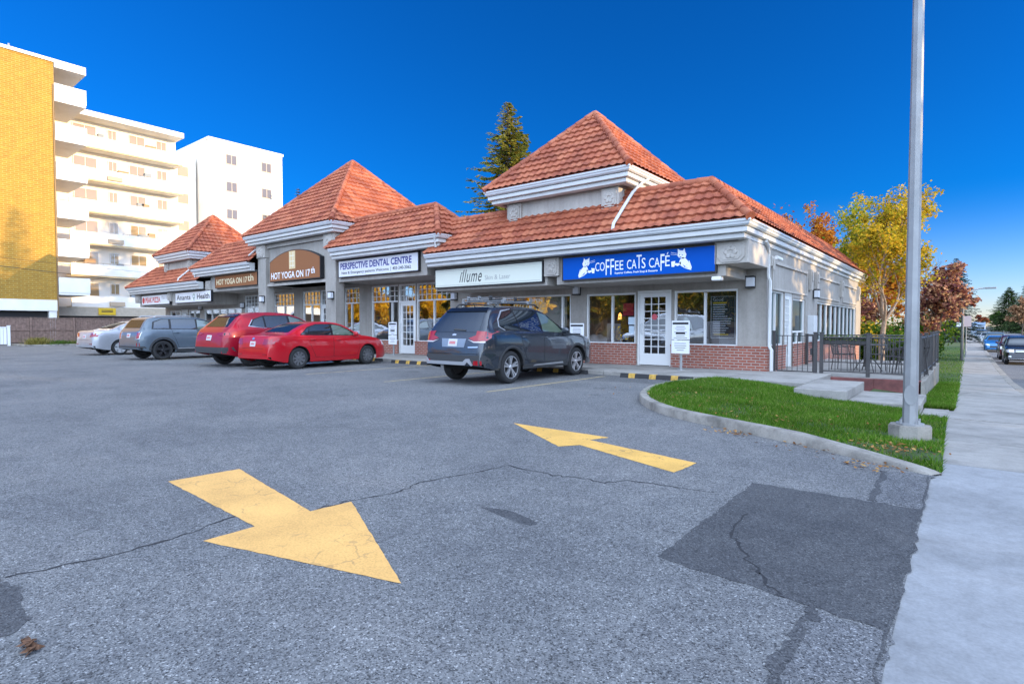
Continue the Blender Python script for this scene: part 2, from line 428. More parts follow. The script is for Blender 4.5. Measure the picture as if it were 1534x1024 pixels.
# blades
def blades(pts, hmin, hmax, w, rnd):
    vs = []; fs = []
    for x, y, z in pts:
        a = rnd.uniform(0, 6.283); h = rnd.uniform(hmin, hmax); c, s = math.cos(a)*w*.5, math.sin(a)*w*.5
        lx, ly = rnd.gauss(0, .5)*h, rnd.gauss(0, .5)*h; o = len(vs)
        vs += [(x-c, y-s, z), (x+c, y+s, z), (x+lx, y+ly, z+h)]; fs.append((o, o+1, o+2))
    return vs, fs
rnd = random.Random(5); pts = []
from mathutils import noise as mnoise
while len(pts) < 62000:
    x = rnd.uniform(-5, -.1); y = rnd.uniform(6, 13.1)
    if not inpoly(x, y): continue
    if ((x+.5)**2+(y-8.0)**2) < .085: continue
    bare = (x+.62)**2/.25+(y-6.95)**2/.12
    if bare < 1 and rnd.random() < .8: continue
    if mnoise.noise((x*1.3, y*1.3, 0)) < -.2 and rnd.random() < .6: continue
    pts.append((x, y, zl(x, y)-.02))
GRASS = leaf_mat('grass_blades', [(0, (.035, .10, .008)), (.4, (.08, .19, .018)), (.8, (.14, .25, .028)), (.93, (.20, .25, .06)), (1, (.38, .30, .13))], .35)
vs, fs = blades(pts, .035, .075, .010, rnd)
o = MB().add(vs, fs).build('grass', GRASS, fix=False); o['kind'] = 'stuff'; o['label'] = 'short green lawn grass on the kerbed island and by the sidewalk'
pts = []
while len(pts) < 38000:
    y = 13.0+60*rnd.random()**2.1; x = rnd.uniform(-.73, -.18) if y < 24.2 else rnd.uniform(-5.5, -.15)
    pts.append((x, y, zs(y)+.01))
vs, fs = blades(pts, .04, .10, .02, rnd)
o = MB().add(vs, fs).build('grass', GRASS, fix=False); o['kind'] = 'stuff'; o['label'] = 'green verge grass beside the patio and along the sidewalk'
# ragged lawn edge over sidewalk
# markings, patches and cracks are parts of the lot
def flat(name, polys, mat, z, label=None, parent=lot):
    m = MB()
    for p in polys: m.add([(a, b2, z) for a, b2 in p], [list(range(len(p)))])
    o = m.build(name, mat, parent, fix=False)
    if label: o['label'] = label
    return o
def rough_poly(p, step=.06, amp=.006, seed=1):
    r = random.Random(seed); o = []
    for i in range(len(p)):
        a, b2 = p[i], p[(i+1) % len(p)]; L = math.hypot(b2[0]-a[0], b2[1]-a[1]); k = max(1, int(L/step))
        for j in range(k): o.append((a[0]+(b2[0]-a[0])*j/k+r.gauss(0, amp), a[1]+(b2[1]-a[1])*j/k+r.gauss(0, amp)))
    return o
flat('painted_arrow', [rough_poly([(-5.17, 1.86), (-3.57, 1.79), (-3.57, 1.47), (-2.2, 1.85), (-3.52, 2.49), (-3.56, 2.18), (-5.12, 2.43)], .05, .002, 2)], MARK, .003, 'yellow arrow pointing to the street')
flat('painted_arrow', [rough_poly([(-2.0, 4.77), (-1.97, 5.24), (-3.33, 5.54), (-3.21, 5.8), (-4.68, 5.86), (-3.40, 5.03), (-3.27, 5.24)], .05, .003, 3)], MARK_OLD, .003, 'yellow arrow pointing into the lot')
for i, x in enumerate((-7.3, -10.45, -13.7, -16.9, -20.3, -23.6, -26.9, -30.3)):
    flat('parking_line', [rough_poly([(x-.05, 8.3), (x+.05, 8.3), (x+.14, 12.75), (x+.04, 12.75)], .08, .01, i)], LINE, .0018)
flat('accessible_marking', [rough_poly([(-20.2, 9.9), (-17.3, 9.9), (-17.5, 12.2), (-20.4, 12.2)], .1, .02, 4)], BLUEP, .0018, 'faded blue bay marking')
flat('asphalt_patch', [rough_poly([(-1.36, 4.88), (-1.34, 2.97), (-.225, 2.85), (-.225, 4.9)], .07, .008, 5)], ASPH_DARK, .0022, 'dark square repair patch')
flat('asphalt_patch', [rough_poly([(-.56, 6.02), (-.53, 4.9), (-.225, 4.92), (-.225, 6.1)], .07, .012, 6), rough_poly([(-.52, 2.84), (-.56, 1.0), (-.226, 1.0), (-.226, 2.84)], .07, .012, 7)], ASPH_MID, .0014, 'grey strip of older repair along the sidewalk')
flat('asphalt_patch', [rough_poly([(-4.2, .55), (-3.6, .62), (-3.18, .58), (-3.1, .5), (-3.4, .2), (-4.2, .2)], .05, .01, 8)], ASPH_DARK, .002, 'dark rounded patch at the edge of the lot')
def ribbon(pts, w, seed, sub=6):
    r = random.Random(seed); q = []
    for a, b2 in zip(pts, pts[1:]):
        for j in range(sub):
            t = j/sub; q.append((a[0]+(b2[0]-a[0])*t+r.gauss(0, .012), a[1]+(b2[1]-a[1])*t+r.gauss(0, .012)))
    q.append(pts[-1]); polys = []
    ws = [w*(.35+1.1*r.random()) for _ in q]; L = []; Rr = []
    for i, p in enumerate(q):
        a = q[max(0, i-1)]; b2 = q[min(len(q)-1, i+1)]; t = Vector((b2[0]-a[0], b2[1]-a[1])).normalized()
        L.append((p[0]-t.y*ws[i]/2, p[1]+t.x*ws[i]/2)); Rr.append((p[0]+t.y*ws[i]/2, p[1]-t.x*ws[i]/2))
    return [[L[i], Rr[i], Rr[i+1], L[i+1]] for i in range(len(q)-1)]
c1 = [(-3.86, .6), (-3.8, .8), (-3.75, 1.1), (-3.76, 1.38), (-3.87, 1.75), (-3.82, 1.98), (-3.57, 2.16), (-3.54, 2.46), (-3.45, 2.9), (-3.51, 3.16), (-3.47, 3.35), (-3.36, 3.73), (-3.31, 4.05), (-2.77, 4.03), (-2.55, 4.1), (-2.35, 4.1), (-2.2, 4.28), (-1.87, 4.34), (-1.52, 4.41)]
flat('crack', ribbon(c1, .017, 1), CRACK, .0018, 'long wavy crack crossing the lot')
flat('crack', ribbon([(-1.19, 4.05), (-1.12, 3.59), (-1.01, 3.4), (-.86, 3.17), (-.76, 3.0), (-.66, 2.9)], .016, 2), CRACK, .0032, 'thin crack in the dark patch')
flat('crack', ribbon([(-.55, 1.2), (-.53, 2.19), (-.54, 2.49), (-.52, 2.77), (-.53, 2.9)], .05, 3), ASPH_DARK, .003, 'tar seam beside the sidewalk')
flat('crack', ribbon([(-.56, 6.0), (-.55, 5.4), (-.53, 4.92)], .05, 4), ASPH_DARK, .003, 'tar seam near the lawn kerb')
flat('crack', ribbon([(-6.9, 3.6), (-6.5, 4.1), (-5.6, 4.5), (-5.2, 5.2), (-5.5, 6.2)], .007, 9), CRACK, .0018, 'hairline crack')
flat('crack', ribbon([(-9.5, 5.4), (-8.8, 6.1), (-8.9, 7.0), (-8.1, 7.6)], .008, 10), CRACK, .0018, 'hairline crack further in')
flat('crack', ribbon([(-.244, 1.0), (-.245, 2.0), (-.243, 3.0), (-.245, 4.0), (-.244, 5.0), (-.244, 6.0)], .014, 11), ASPH_DARK, .004, 'ragged dark gap along the concrete crossing')
flat('asphalt_patch', [rough_poly([(-4.55, 13.1), (-4.75, 11.9), (-7.1, 11.5), (-10.4, 11.65), (-13.5, 11.4), (-16.8, 11.6), (-16.9, 13.1)], .12, .03, 15)], ASPH_BAY, .0009, 'darker worn asphalt strip along the walkway')
for sx, sy, sr, sd in ((-5.9, 10.2, .22, 1), (-12.1, 10.6, .3, 2), (-12.4, 9.3, .15, 3), (-5.4, 9.2, .12, 4), (-9.0, 6.2, .12, 5), (-14.9, 7.5, .2, 6), (-21.9, 9.5, .3, 7)):
    q = random.Random(sd); flat('stain', [smooth_path([(sx+sr*q.uniform(.5, 1.2)*math.cos(k*.9), sy+sr*q.uniform(.5, 1.2)*math.sin(k*.9)) for k in range(7)]*1, 2)], ASPH_BAY, .0012)
flat('stain', [smooth_path([(-2.69, 2.99), (-2.52, 3.08), (-2.3, 3.03), (-2.15, 2.98), (-2.22, 2.9), (-2.4, 2.93), (-2.69, 2.99)], 2)], ASPH_DARK, .0012, 'dark oil stain')
# fallen leaves
LEAFD = leaf_mat('dead_leaves', [(0, (.12, .05, .02)), (.5, (.30, .14, .05)), (1, (.42, .26, .10))], .2)
def leafbits(name, spots, seed, label, lo=.012, hi=.03):
    r = random.Random(seed); vs = []; fs = []
    for cx, cy, z, rad, k in spots:
        for _ in range(k):
            x = cx+r.gauss(0, rad); y = cy+r.gauss(0, rad*.7); s = r.uniform(lo, hi); a = r.uniform(0, 6.28); o = len(vs)
            u = Vector((math.cos(a), math.sin(a), r.uniform(-.4, .4)))*s; w = Vector((-math.sin(a), math.cos(a), r.uniform(-.5, .5)))*s*.5
            p = Vector((x, y, (z if z is not None else zl(x, y)+.03)+r.uniform(.004, .02)))
            vs += [p-u, p+w, p+u, p-w]; fs.append((o, o+1, o+2, o+3))
    o = MB().add(vs, fs).build(name, LEAFD, fix=False); o['kind'] = 'stuff'; o['label'] = label; return o
leafbits('fallen_leaves', [(-2.2, 6.98, .01, .14, 60), (-1.3, 6.55, .01, .25, 40), (-.7, 6.12, .01, .15, 70), (-.6, 6.9, None, .22, 130), (-3.2, 9.3, None, .9, 90), (-2, 8, None, .6, 60)], 4, 'dry leaves along the lawn kerb and on the grass')
r = random.Random(8); vs = []; fs = []
for i in range(26):
    a = r.uniform(0, 6.28); s = r.uniform(.012, .032); o = len(vs); p = Vector((-2.93+r.gauss(0, .03), .53+r.gauss(0, .018), r.uniform(.008, .03)))
    u = Vector((math.cos(a), math.sin(a), r.uniform(-.5, .5)))*s; w = Vector((-math.sin(a), math.cos(a), r.uniform(-.6, .6)))*s*.45
    vs += [p-u, p+w, p+u, p-w]; fs.append((o, o+1, o+2, o+3))
m = P('brown_leaf', (.10, .045, .02), .8, var=.5, vs=60)
tag(MB().add(vs, fs).build('leaf_clump', m, fix=False), 'small clump of crumpled brown leaves on the asphalt at the near edge of the lot', 'leaves')
# ------------------------------------------------------------------ strip mall
XL, XR, YF = -43.68, -4.12, 15.76
MX = -47.8                               # mirror: x' = MX - x
mall = empty('strip_mall', (-23.9, YF, 0))
tag(mall, 'long grey stucco shopping plaza with red tiled hip roofs and three pyramid towers', 'shopping plaza')
def part(name, mb, mat, parent=mall, label=None, **kw):
    o = mb.build(name, mat, parent, **kw)
    if label: o['label'] = label
    return o
def cells(a0, a1, z0, z1, ops):          # rectangles covering a wall minus openings
    xs = sorted(set([a0, a1]+[v for o in ops for v in o[:2]])); zz = sorted(set([z0, z1]+[v for o in ops for v in o[2:4]]))
    for i in range(len(xs)-1):
        run = None
        for j in range(len(zz)-1):
            cx, cz = (xs[i]+xs[i+1])/2, (zz[j]+zz[j+1])/2
            hole = any(o[0] < cx < o[1] and o[2] < cz < o[3] for o in ops)
            if not hole: run = [zz[j], zz[j+1]] if run is None else [run[0], zz[j+1]]
            if (hole or j == len(zz)-2) and run: yield xs[i], xs[i+1], run[0], run[1]; run = None
# openings (x0,x1,z0,z1)
cafe = [(-9.6, -7.86, .72, 2.29), (-7.80, -6.73, .1, 2.33), (-6.65, -4.85, .72, 2.29)]
illu = [(-15.15, -10.19, .55, 2.32)]
dent = [(-20.7, -18.86, .62, 3.02), (-18.82, -17.76, .1, 3.02), (-17.72, -15.72, .62, 3.02), (-22.68, -21.55, .3, 3.02)]
hot = [(-29.05, -27.05, .3, 2.98), (-26.25, -24.7, .3, 3.0), (-24.66, -23.75, .1, 3.0)]
def mir(o): return (MX-o[1], MX-o[0], o[2], o[3])
left = [mir(o) for o in cafe]+[mir(o) for o in illu]+[(-32.3, -30.6, .3, 2.98)]
front = cafe+illu+dent+hot+left
w = MB()
for x0, x1, z0, z1 in cells(XL, XR, .05, 5.3, front):
    if z1 > 4.2 and not (-34 < (x0+x1)/2 < -14): z1 = min(z1, 4.0)
    if z1 > z0: w.box(x0, x1, YF, YF+.25, z0, z1)
side = [(15.98, 17.62, .72, 2.25), (17.66, 18.55, .06, 2.25), (18.6, 20.3, .72, 2.12), (22.15, 30.9, .72, 2.12)]
for y0, y1, z0, z1 in cells(YF+.25, 32.4, -1.2, 3.6, side): w.box(XR-.25, XR, y0, y1, z0, z1)
w.box(XL, XL+.25, YF+.25, 27, -.2, 4.0); w.box(XL+.25, -12, 26.75, 27, -.2, 4.0); w.box(-12, XR-.25, 32.15, 32.4, -1.2, 3.6); w.box(-12, -11.75, 27, 32.15, -1, 3.6)
part('wall', w, STUC)
w = MB(); w.box(XL+.3, -5.2, 14.9, 26.7, 3.98, 4.1); w.box(-11.7, -5.2, 26.7, 32.1, 3.6, 4.08); part('flat_roof', w, P('roof_gravel', (.2, .19, .18), .9))
# brick plinths
for a, b2, zt in ((-9.62, -7.82, .70), (-6.71, XR+.06, .70), (-20.75, -18.84, .6), (-17.74, -15.69, .6), (-15.69, -9.62, .53), (MX+9.62, MX+15.69, .53), (MX+7.82, MX+9.62, .7), (MX+4.2, MX+6.71, .7)):
    m = MB(); a, b2 = min(a, b2), max(a, b2)
    m.box(a, b2, YF-.07, YF-.002, .06, zt)
    if b2 > XR: m.box(XR+.002, XR+.06, YF-.002, 17.6, -.6, zt); m.box(XR+.002, XR+.06, 18.6, 31.6, -1.2, zt)
    m.box(a-.01, b2+.01, YF-.09, YF-.002, zt+.002, zt+.045)
    if b2 > XR: m.box(XR+.002, XR+.08, YF-.002, 17.6, zt+.002, zt+.045); m.box(XR+.002, XR+.08, 18.6, 31.6, zt+.002, zt+.045)
    part('brick_plinth', m, BRICK)
# windows and doors -------------------------------------------------
def tri(fr, a, z, w2, h, T, d0, d1):
    p = [T(a, d0, z), T(a+w2, d1, z+h)]
    fr.box(p[0][0], p[1][0], p[0][1], p[1][1], p[0][2], p[1][2])
FRONT = lambda a, d, z: (a, YF+d, z)
SIDE = lambda a, d, z: (XR-d, a, z)
def window(o, T=FRONT, mull=(), trans=None, grid=None, fw=.055, name='window', glass=GLASS, label=None, lower_grid=None):
    x0, x1, z0, z1 = o; fr = MB(); d0, d1 = .04, .12
    bar = lambda a, b2, c, d, e0=d0, e1=d1: tri(fr, a, c, b2-a, d-c, T, e0, e1)
    bar(x0, x0+fw, z0, z1); bar(x1-fw, x1, z0, z1); bar(x0+fw, x1-fw, z0, z0+fw); bar(x0+fw, x1-fw, z1-fw, z1)
    zt = trans if trans else z1-fw
    for m in mull: bar(m-fw/2, m+fw/2, z0+fw, zt-.02)
    if trans: bar(x0+fw, x1-fw, trans-fw/2, trans+fw/2)
    if grid:
        c, r2, ga, gb = grid
        for i in range(1, c): a = x0+(x1-x0)*i/c; bar(a-.011, a+.011, ga, gb, .052, .082)
        for j in range(1, r2): b2 = ga+(gb-ga)*j/r2; bar(x0+fw, x1-fw, b2-.011, b2+.011, .054, .08)
    f = part(name, fr, FRAME, label=label)
    g2 = MB(); p = [T(x0+.02, .09, z0+.02), T(x1-.02, .09, z0+.02), T(x1-.02, .09, z1-.02), T(x0+.02, .09, z1-.02)]
    g2.add(p, [(0, 1, 2, 3)]); part('pane', g2, glass, f)
    return f
def door(o, T=FRONT, cols=3, rows=8, label=None, ztop=None, inset=.19):
    x0, x1, z0, z1 = o; fr = MB(); d0, d1 = .02, .13
    zt = ztop or z1
    bar = lambda a, b2, c, d, e0=d0, e1=d1: tri(fr, a, c, b2-a, d-c, T, e0, e1)
    bar(x0, x0+.06, z0, z1); bar(x1-.06, x1, z0, z1); bar(x0+.06, x1-.06, z1-.06, z1)
    if ztop:
        bar(x0+.06, x1-.06, zt-.05, zt+.02)
        for i in range(1, 4): a = x0+(x1-x0)*i/4; bar(a-.011, a+.011, zt+.02, z1-.06, .06, .085)
        for j in (1, 2): b2 = zt+(z1-zt)*j/3; bar(x0+.06, x1-.06, b2-.011, b2+.011, .062, .083)
        zt -= .05
    else: zt -= .06
    a0, a1 = x0+.065, x1-.065; b0, b1 = z0+.02, zt-.005
    st = inset-.06; kick = .34
    e0, e1 = .045, .105
    bar(a0, a0+st, b0, b1, e0, e1); bar(a1-st, a1, b0, b1, e0, e1); bar(a0+st, a1-st, b0, b0+kick, e0, e1); bar(a0+st, a1-st, b1-.13, b1, e0, e1)
    ga, gb, ha, hb = a0+st, a1-st, b0+kick, b1-.13
    for i in range(1, cols): a = ga+(gb-ga)*i/cols; bar(a-.012, a+.012, ha, hb, .055, .09)
    for j in range(1, rows): b2 = ha+(hb-ha)*j/rows; bar(ga, gb, b2-.012, b2+.012, .057, .088)
    f = part('door', fr, FRAME, label=label)
    g2 = MB(); zz1 = z1-.03
    g2.add([T(ga-.01, .072, ha-.01), T(gb+.01, .072, ha-.01), T(gb+.01, .072, hb+.01), T(ga-.01, .072, hb+.01)], [(0, 1, 2, 3)])
    if ztop: g2.add([T(x0+.03, .072, ztop), T(x1-.03, .072, ztop), T(x1-.03, .072, zz1), T(x0+.03, .072, zz1)], [(0, 1, 2, 3)])
    part('pane', g2, GLASS, f)
    h = MB(); hx = a0+.07
    h.tube([T(hx, .04, z0+.95), T(hx, -.03, z0+.95), T(hx, -.03, z0+1.25), T(hx, .04, z0+1.25)], .012, 6)
    part('handle', h, GUT, f)
    return f
window(cafe[0], mull=(-8.68,), label='cafe window left of the door'); window(cafe[2], mull=(-5.76,), label='cafe window with menu board'); door(cafe[1], rows=8, label='cafe door with many small panes')
window(illu[0], mull=(-13.4, -11.9, -10.55))
window(dent[0], mull=(-19.32,), trans=2.32, grid=(6, 3, 2.34, 2.98)); window(dent[2], mull=(-16.71,), trans=2.32, grid=(7, 3, 2.34, 2.98))
window(dent[3], mull=(-22.2,), trans=2.32, grid=(4, 3, 2.34, 2.98)); door(dent[1], cols=3, rows=6, ztop=2.3, label='dental centre door')
window(hot[0], mull=(-28.05,), trans=2.32, grid=(6, 3, 2.34, 2.95)); window(hot[1], mull=(-25.5,), trans=2.32, grid=(5, 3, 2.34, 2.95)); door(hot[2], cols=3, rows=6, ztop=2.3, label='yoga studio door')
window(left[0], mull=(MX+8.68,)); window(left[2], mull=(MX+5.76,)); door(left[1])
window(left[3], mull=(MX+14.2, MX+13.2, MX+12.2, MX+11.2)); window(left[4], mull=(-31.4,), trans=2.3, grid=(5, 3, 2.32, 2.95))
window(side[0], SIDE, mull=(16.8,), glass=GLASS_D); door(side[1], SIDE, label='side door to the patio'); window(side[2], SIDE, mull=(19.45,), trans=1.1, glass=GLASS_D)
window(side[3], SIDE, mull=tuple(22.15+8.75*i/9 for i in range(1, 9)), glass=GLASS_D)
# interior
m = MB(); m.box(XL+.3, -4.4, 20.5, 20.6, .1, 3.9); m.box(XL+.3, -4.4, YF+.3, 20.5, 3.3, 3.4)
for x in (-9.9, -15.45, -21.2, -26.6, -32.4, -37.9): m.box(x-.06, x+.06, YF+.27, 20.5, .1, 3.3)
part('inner_wall', m, INT); m = MB(); m.box(XL+.3, -4.4, YF+.26, 20.5, 0, .09); part('inner_floor', m, INTF)
m = MB(); m.box(-37.4, -32.7, YF+.42, YF+.45, 1.1, 2.3); m.box(-43.2, -38.1, YF+.42, YF+.45, 1.15, 2.25); m.box(-15.05, -13.5, YF+.4, YF+.43, .6, 2.3); m.box(-11.8, -10.6, YF+.4, YF+.43, .6, 2.3)
part('window_blind', m, P('blind', (.62, .6, .55), .8))
# fascia, gutters ---------------------------------------------------
def sweep(path, prof, closed_prof=True):
    n = len(path); m = MB(); vs = []
    for i, p in enumerate(path):
        ns = []
        for a, b2 in ((i-1, i), (i, i+1)):
            if 0 <= a and b2 < n:
                d = Vector((path[b2][0]-path[a][0], path[b2][1]-path[a][1])).normalized(); ns.append(Vector((d.y, -d.x)))
        if len(ns) == 2: k = (ns[0]+ns[1]); k = k/(1+ns[0].dot(ns[1]))
        else: k = ns[0]
        for o, z in prof: vs.append((p[0]+k.x*o, p[1]+k.y*o, z))
    q = len(prof)
    fs = [(i*q+j, i*q+(j+1) % q, (i+1)*q+(j+1) % q, (i+1)*q+j) for i in range(n-1) for j in range(q)]
    fs += [list(range(q)), [(n-1)*q+j for j in range(q)]]
    return m.add(vs, fs)
def eaves(path, z, deep=.9):
    # path = outer gutter line, counter-clockwise (outward on the right)
    g2 = sweep(path, [(0, z), (0, z-.045), (-.025, z-.07), (-.035, z-.11), (-.075, z-.145), (-.15, z-.145), (-.15, z-.02), (-.03, z-.02), (-.03, z)])
    part('gutter', g2, GUT)
    f = sweep(path, [(-.152, z-.03), (-.152, z-.17), (-.10, z-.175), (-.10, z-.275), (-.125, z-.285), (-.21, z-.288), (-.21, z-.305), (-.19, z-.31), (-.19, z-.40), (-.235, z-.42), (-.40, z-.42), (-.40, z-.03)])
    part('fascia', f, TRIM)
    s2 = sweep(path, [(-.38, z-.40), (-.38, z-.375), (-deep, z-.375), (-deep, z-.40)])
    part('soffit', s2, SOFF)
ZE = 3.74
eaves([(-14.75, 13.45), (-3.88, 13.45), (-3.88, 32.9), (-12, 32.9)], ZE, .62)
eaves([(-43.92, 27), (-43.92, 13.45), (MX+14.75, 13.45)], ZE, .62)
ZD = 4.42
eaves([(-20.5, 13.45), (-14.0, 13.45), (-14.0, 16.0)], ZD, 2.2)
eaves([(MX+14.0, 16.0), (MX+14.0, 13.45), (MX+20.5, 13.45)], ZD-.04, 2.2)
# soffit over the covered walk between beams and wall
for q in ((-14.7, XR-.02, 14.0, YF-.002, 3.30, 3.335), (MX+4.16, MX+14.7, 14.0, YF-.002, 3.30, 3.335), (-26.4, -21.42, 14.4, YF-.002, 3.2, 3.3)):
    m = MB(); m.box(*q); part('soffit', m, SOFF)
def tower(x0, x1, y0, zE, over, body_z0, yb=None, ztop=None):
    W = x1-x0; y1 = y0+W
    eaves([(x0, y1), (x0, y0), (x1, y0), (x1, y1)], zE, over+.05)
    b = MB(); o = over; b.box(x0+o, x1-o, (yb or y0+o), y1-o, body_z0, zE-.385)
    part('tower_wall', b, STUC_L if body_z0 > 3.5 else STUC)
    ap = Vector(((x0+x1)/2, y0+W/2, ztop)); z = zE+.0; run = W/2
    e = .0
    cs = [Vector((x0, y0, z)), Vector((x1, y0, z)), Vector((x1, y1, z)), Vector((x0, y1, z))]
    slopes(cs, [ap, ap, ap, ap])
def slope(a, b, tb, ta, inset=.0):       # eave a->b, top ta (above a) .. tb
    u = (b-a).normalized(); L = (b-a).length
    mid = (ta+tb)/2-a; v = mid-u*mid.dot(u); v.normalize(); n = u.cross(v)
    poly2 = [(0, 0), (L, 0), ((tb-a).dot(u), (tb-a).dot(v))]
    if (ta-tb).length > 1e-4: poly2.append(((ta-a).dot(u), (ta-a).dot(v)))
    H = max(p[1] for p in poly2); row, per = .335, .245
    us = [0]; k = 0; du = per/6
    while us[-1] < L-1e-6: us.append(min(L, us[-1]+du))
    vr = []; 
    for i in range(int(H/row)+1):
        q0, q1 = i*row, min(H, (i+1)*row-.006)
        if q0 < H-.01: vr += [(q0, 0), (q1, (q1-q0)/row)]
    bm = bmesh.new(); rows = []
    for q, t in vr:
        rows.append([bm.verts.new((uu, q,   .012+.058*(1-t)+.020*math.cos(2*math.pi*uu/per)*abs(math.cos(2*math.pi*uu/per))**.4*(1 if math.cos(2*math.pi*uu/per) > 0 else .8))) for uu in us])
    for r0, r1 in zip(rows, rows[1:]):
        for i in range(len(us)-1): bm.faces.new((r0[i], r0[i+1], r1[i+1], r1[i]))
    k = len(poly2)
    for i in range(k):
        p, q = poly2[i], poly2[(i+1) % k]; d = Vector((q[0]-p[0], q[1]-p[1])); 
        if d.length < 1e-5: continue
        no = Vector((d.y, -d.x, 0)).normalized()
        bmesh.ops.bisect_plane(bm, geom=bm.verts[:]+bm.edges[:]+bm.faces[:], plane_co=(p[0], p[1], 0), plane_no=no, clear_outer=True)
    for q in bm.verts: q.co = a+u*q.co.x+v*q.co.y+n*q.co.z
    m = MB(); m.frombm(bm)
    # under-deck so light does not leak
    m.add([a, b, tb, ta] if (ta-tb).length > 1e-4 else [a, b, tb], [(0, 1, 2, 3)] if (ta-tb).length > 1e-4 else [(0, 1, 2)])
    return m
def cap(m, p, q, r=.115, seg=.36):
    d = q-p; k = max(1, int(d.length/seg)); up = Vector((0, 0, .03))
    for i in range(k):
        a = p+d*(i/k); b = p+d*((i+1.12)/k) if i < k-1 else q
        m.tube([a+up, b+up], [r, r*.84], 10)
def slopes(cs, tops, caps=True, only=None):
    n = len(cs); m2 = MB()
    for i in range(n):
        if only and i not in only: continue
        j = (i+1) % n
        part('roof_slope', slope(cs[i], cs[j], tops[j], tops[i]), TILE, fix=False)
    for i in range(n):
        if caps is True or i in caps: cap(m2, cs[i], tops[i])
    for i in range(n):
        if (tops[i]-tops[(i+1) % n]).length > .01 and (only is None or i in only): cap(m2, tops[i], tops[(i+1) % n])
    part('roof_ridge', m2, TILE, smooth=True, sharp=50)
V = Vector
# lower mansards: front eave, hip corner, side eave
rr2 = 1.4; rz = 1.3
def mansard_cafe(f):
    a = [V((f(-14.75), 13.45, ZE)), V((f(-3.88), 13.45, ZE)), V((f(-3.88), 32.9, ZE)), V((f(-12), 32.9, ZE))]
    t = [V((f(-14.75), 13.45+rr2, ZE+rz)), V((f(-3.88-rr2), 13.45+rr2, ZE+rz)), V((f(-3.88-rr2), 32.9-rr2, ZE+rz)), V((f(-12), 32.9-rr2, ZE+rz))]
    return a, t
a, t = mansard_cafe(lambda x: x)
slopes(a, t, caps=(1, 2), only=(0, 1, 2))
m = MB(); m.add([t[0], t[1], V((t[1].x-1.2, t[1].y+1.2, 4.0)), V((t[0].x, t[0].y+1.2, 4.0))], [(0, 1, 2, 3)])
m.add([t[1], t[2], V((t[2].x-1.2, t[2].y-1.2, 4.0)), V((t[1].x-1.2, t[1].y+1.2, 4.0))], [(0, 1, 2, 3)]); part('roof_back', m, TILE)
f = lambda x: MX-x
a = [V((f(-3.88), 27, ZE)), V((f(-3.88), 13.45, ZE)), V((f(-14.75), 13.45, ZE))]
t = [V((f(-3.88-rr2), 27, ZE+rz)), V((f(-3.88-rr2), 13.45+rr2, ZE+rz)), V((f(-14.75), 13.45+rr2, ZE+rz))]
slopes(a, t, caps=(1,), only=(0, 1))
m = MB(); m.add([t[1], t[2], V((t[2].x, t[2].y+1.2, 4.0)), V((t[1].x+1.2, t[1].y+1.2, 4.0))], [(0, 1, 2, 3)]); part('roof_back', m, TILE)
# dental / yoga wings
def wing(f, z, rev):
    e0, e1 = f(-20.75), f(-14.0)
    y0, y1, ym = 13.45, 16.13, 14.79
    A, B, Cc, D = V((e0, y0, z)), V((e1, y0, z)), V((e1, y1, z)), V((e0, y1, z))
    r = V((f(-15.5), ym, z+1.32)); l = V((e0, ym, z+1.32))
    if not rev: slopes([A, B, Cc, D], [l, r, r, l], caps=(1, 2), only=(0, 1, 2))
    else: slopes([B, A, D, Cc], [r, l, l, r], caps=(0, 3), only=(0, 2, 3))
wing(lambda x: x, ZD, False); wing(lambda x: MX-x, ZD-.04, True)
# towers
tower(-12.42, -7.17, 13.97, 5.64, .56, 4.05, 14.5, 8.30)
tower(MX+7.2, MX+12.42, 13.97, 5.64, .56, 4.05, 14.5, 8.30)
tower(-27.73, -20.22, 13.45, 5.58, .6, 3.2, 14.1, 9.38)
# pilasters
for x0 in (-21.4, MX+20.66):
    m = MB(); m.cbox(x0, x0+.74, 13.93, 14.36, .09, 5.16, .015); part('pilaster', m, STUC)
# sign beams
for x0, x1, zb, zt, y0 in ((-14.72, -9.93, 2.5, 3.3, 14.05), (-9.58, -4.62, 2.5, 3.3, 14.05), (-20.62, -15.2, 3.1, 4.0, 14.05), (MX+9.93, MX+14.72, 2.5, 3.3, 14.05), (MX+4.62, MX+9.58, 2.5, 3.3, 14.05), (-32.6, -27.22, 3.12, 3.98, 14.05)):
    m = MB(); m.cbox(x0, x1, y0, YF-.003, zb, zt, .012); part('sign_beam', m, STUC)
m = MB(); m.box(-26.44, -21.41, 14.0, 14.08, 3.16, 3.28); m.box(-26.44, -21.41, 13.98, 14.1, 4.98, 5.16); part('arch_panel_trim', m, STUC_L)
# medallion blocks
def medallion(x0, x1, yf, yb, z0, z1):
    m = MB(); m.cbox(x0, x1, yf, yb, z0, z1, .012)
    cx, cz = (x0+x1)/2, (z0+z1)/2; w2, h = (x1-x0)*.40, (z1-z0)*.42
    def octo(k): 
        a, b2, c = w2*k, h*k, .35*w2*k
        return [(cx-a+c, cz-b2), (cx+a-c, cz-b2), (cx+a, cz-b2+c), (cx+a, cz+b2-c), (cx+a-c, cz+b2), (cx-a+c, cz+b2), (cx-a, cz+b2-c), (cx-a, cz-b2+c)]
    m.prism(octo(1), 'y', yf-.03, yf+.01); m.prism(octo(.78), 'y', yf-.045, yf-.02)
    for k in range(6):
        t = k*math.pi/3; m.lathe([(.0, -.075), (.05, -.07), (.07, -.04)], 'y', (cx+math.cos(t)*.10, yf, cz+math.sin(t)*.10), 8)
    part('medallion', m, STUC_L)
medallion(-4.86, XR+.06, 13.93, YF-.004, 2.78, 3.32); medallion(-9.98, -9.45, 13.95, 15.0, 2.76, 3.31)
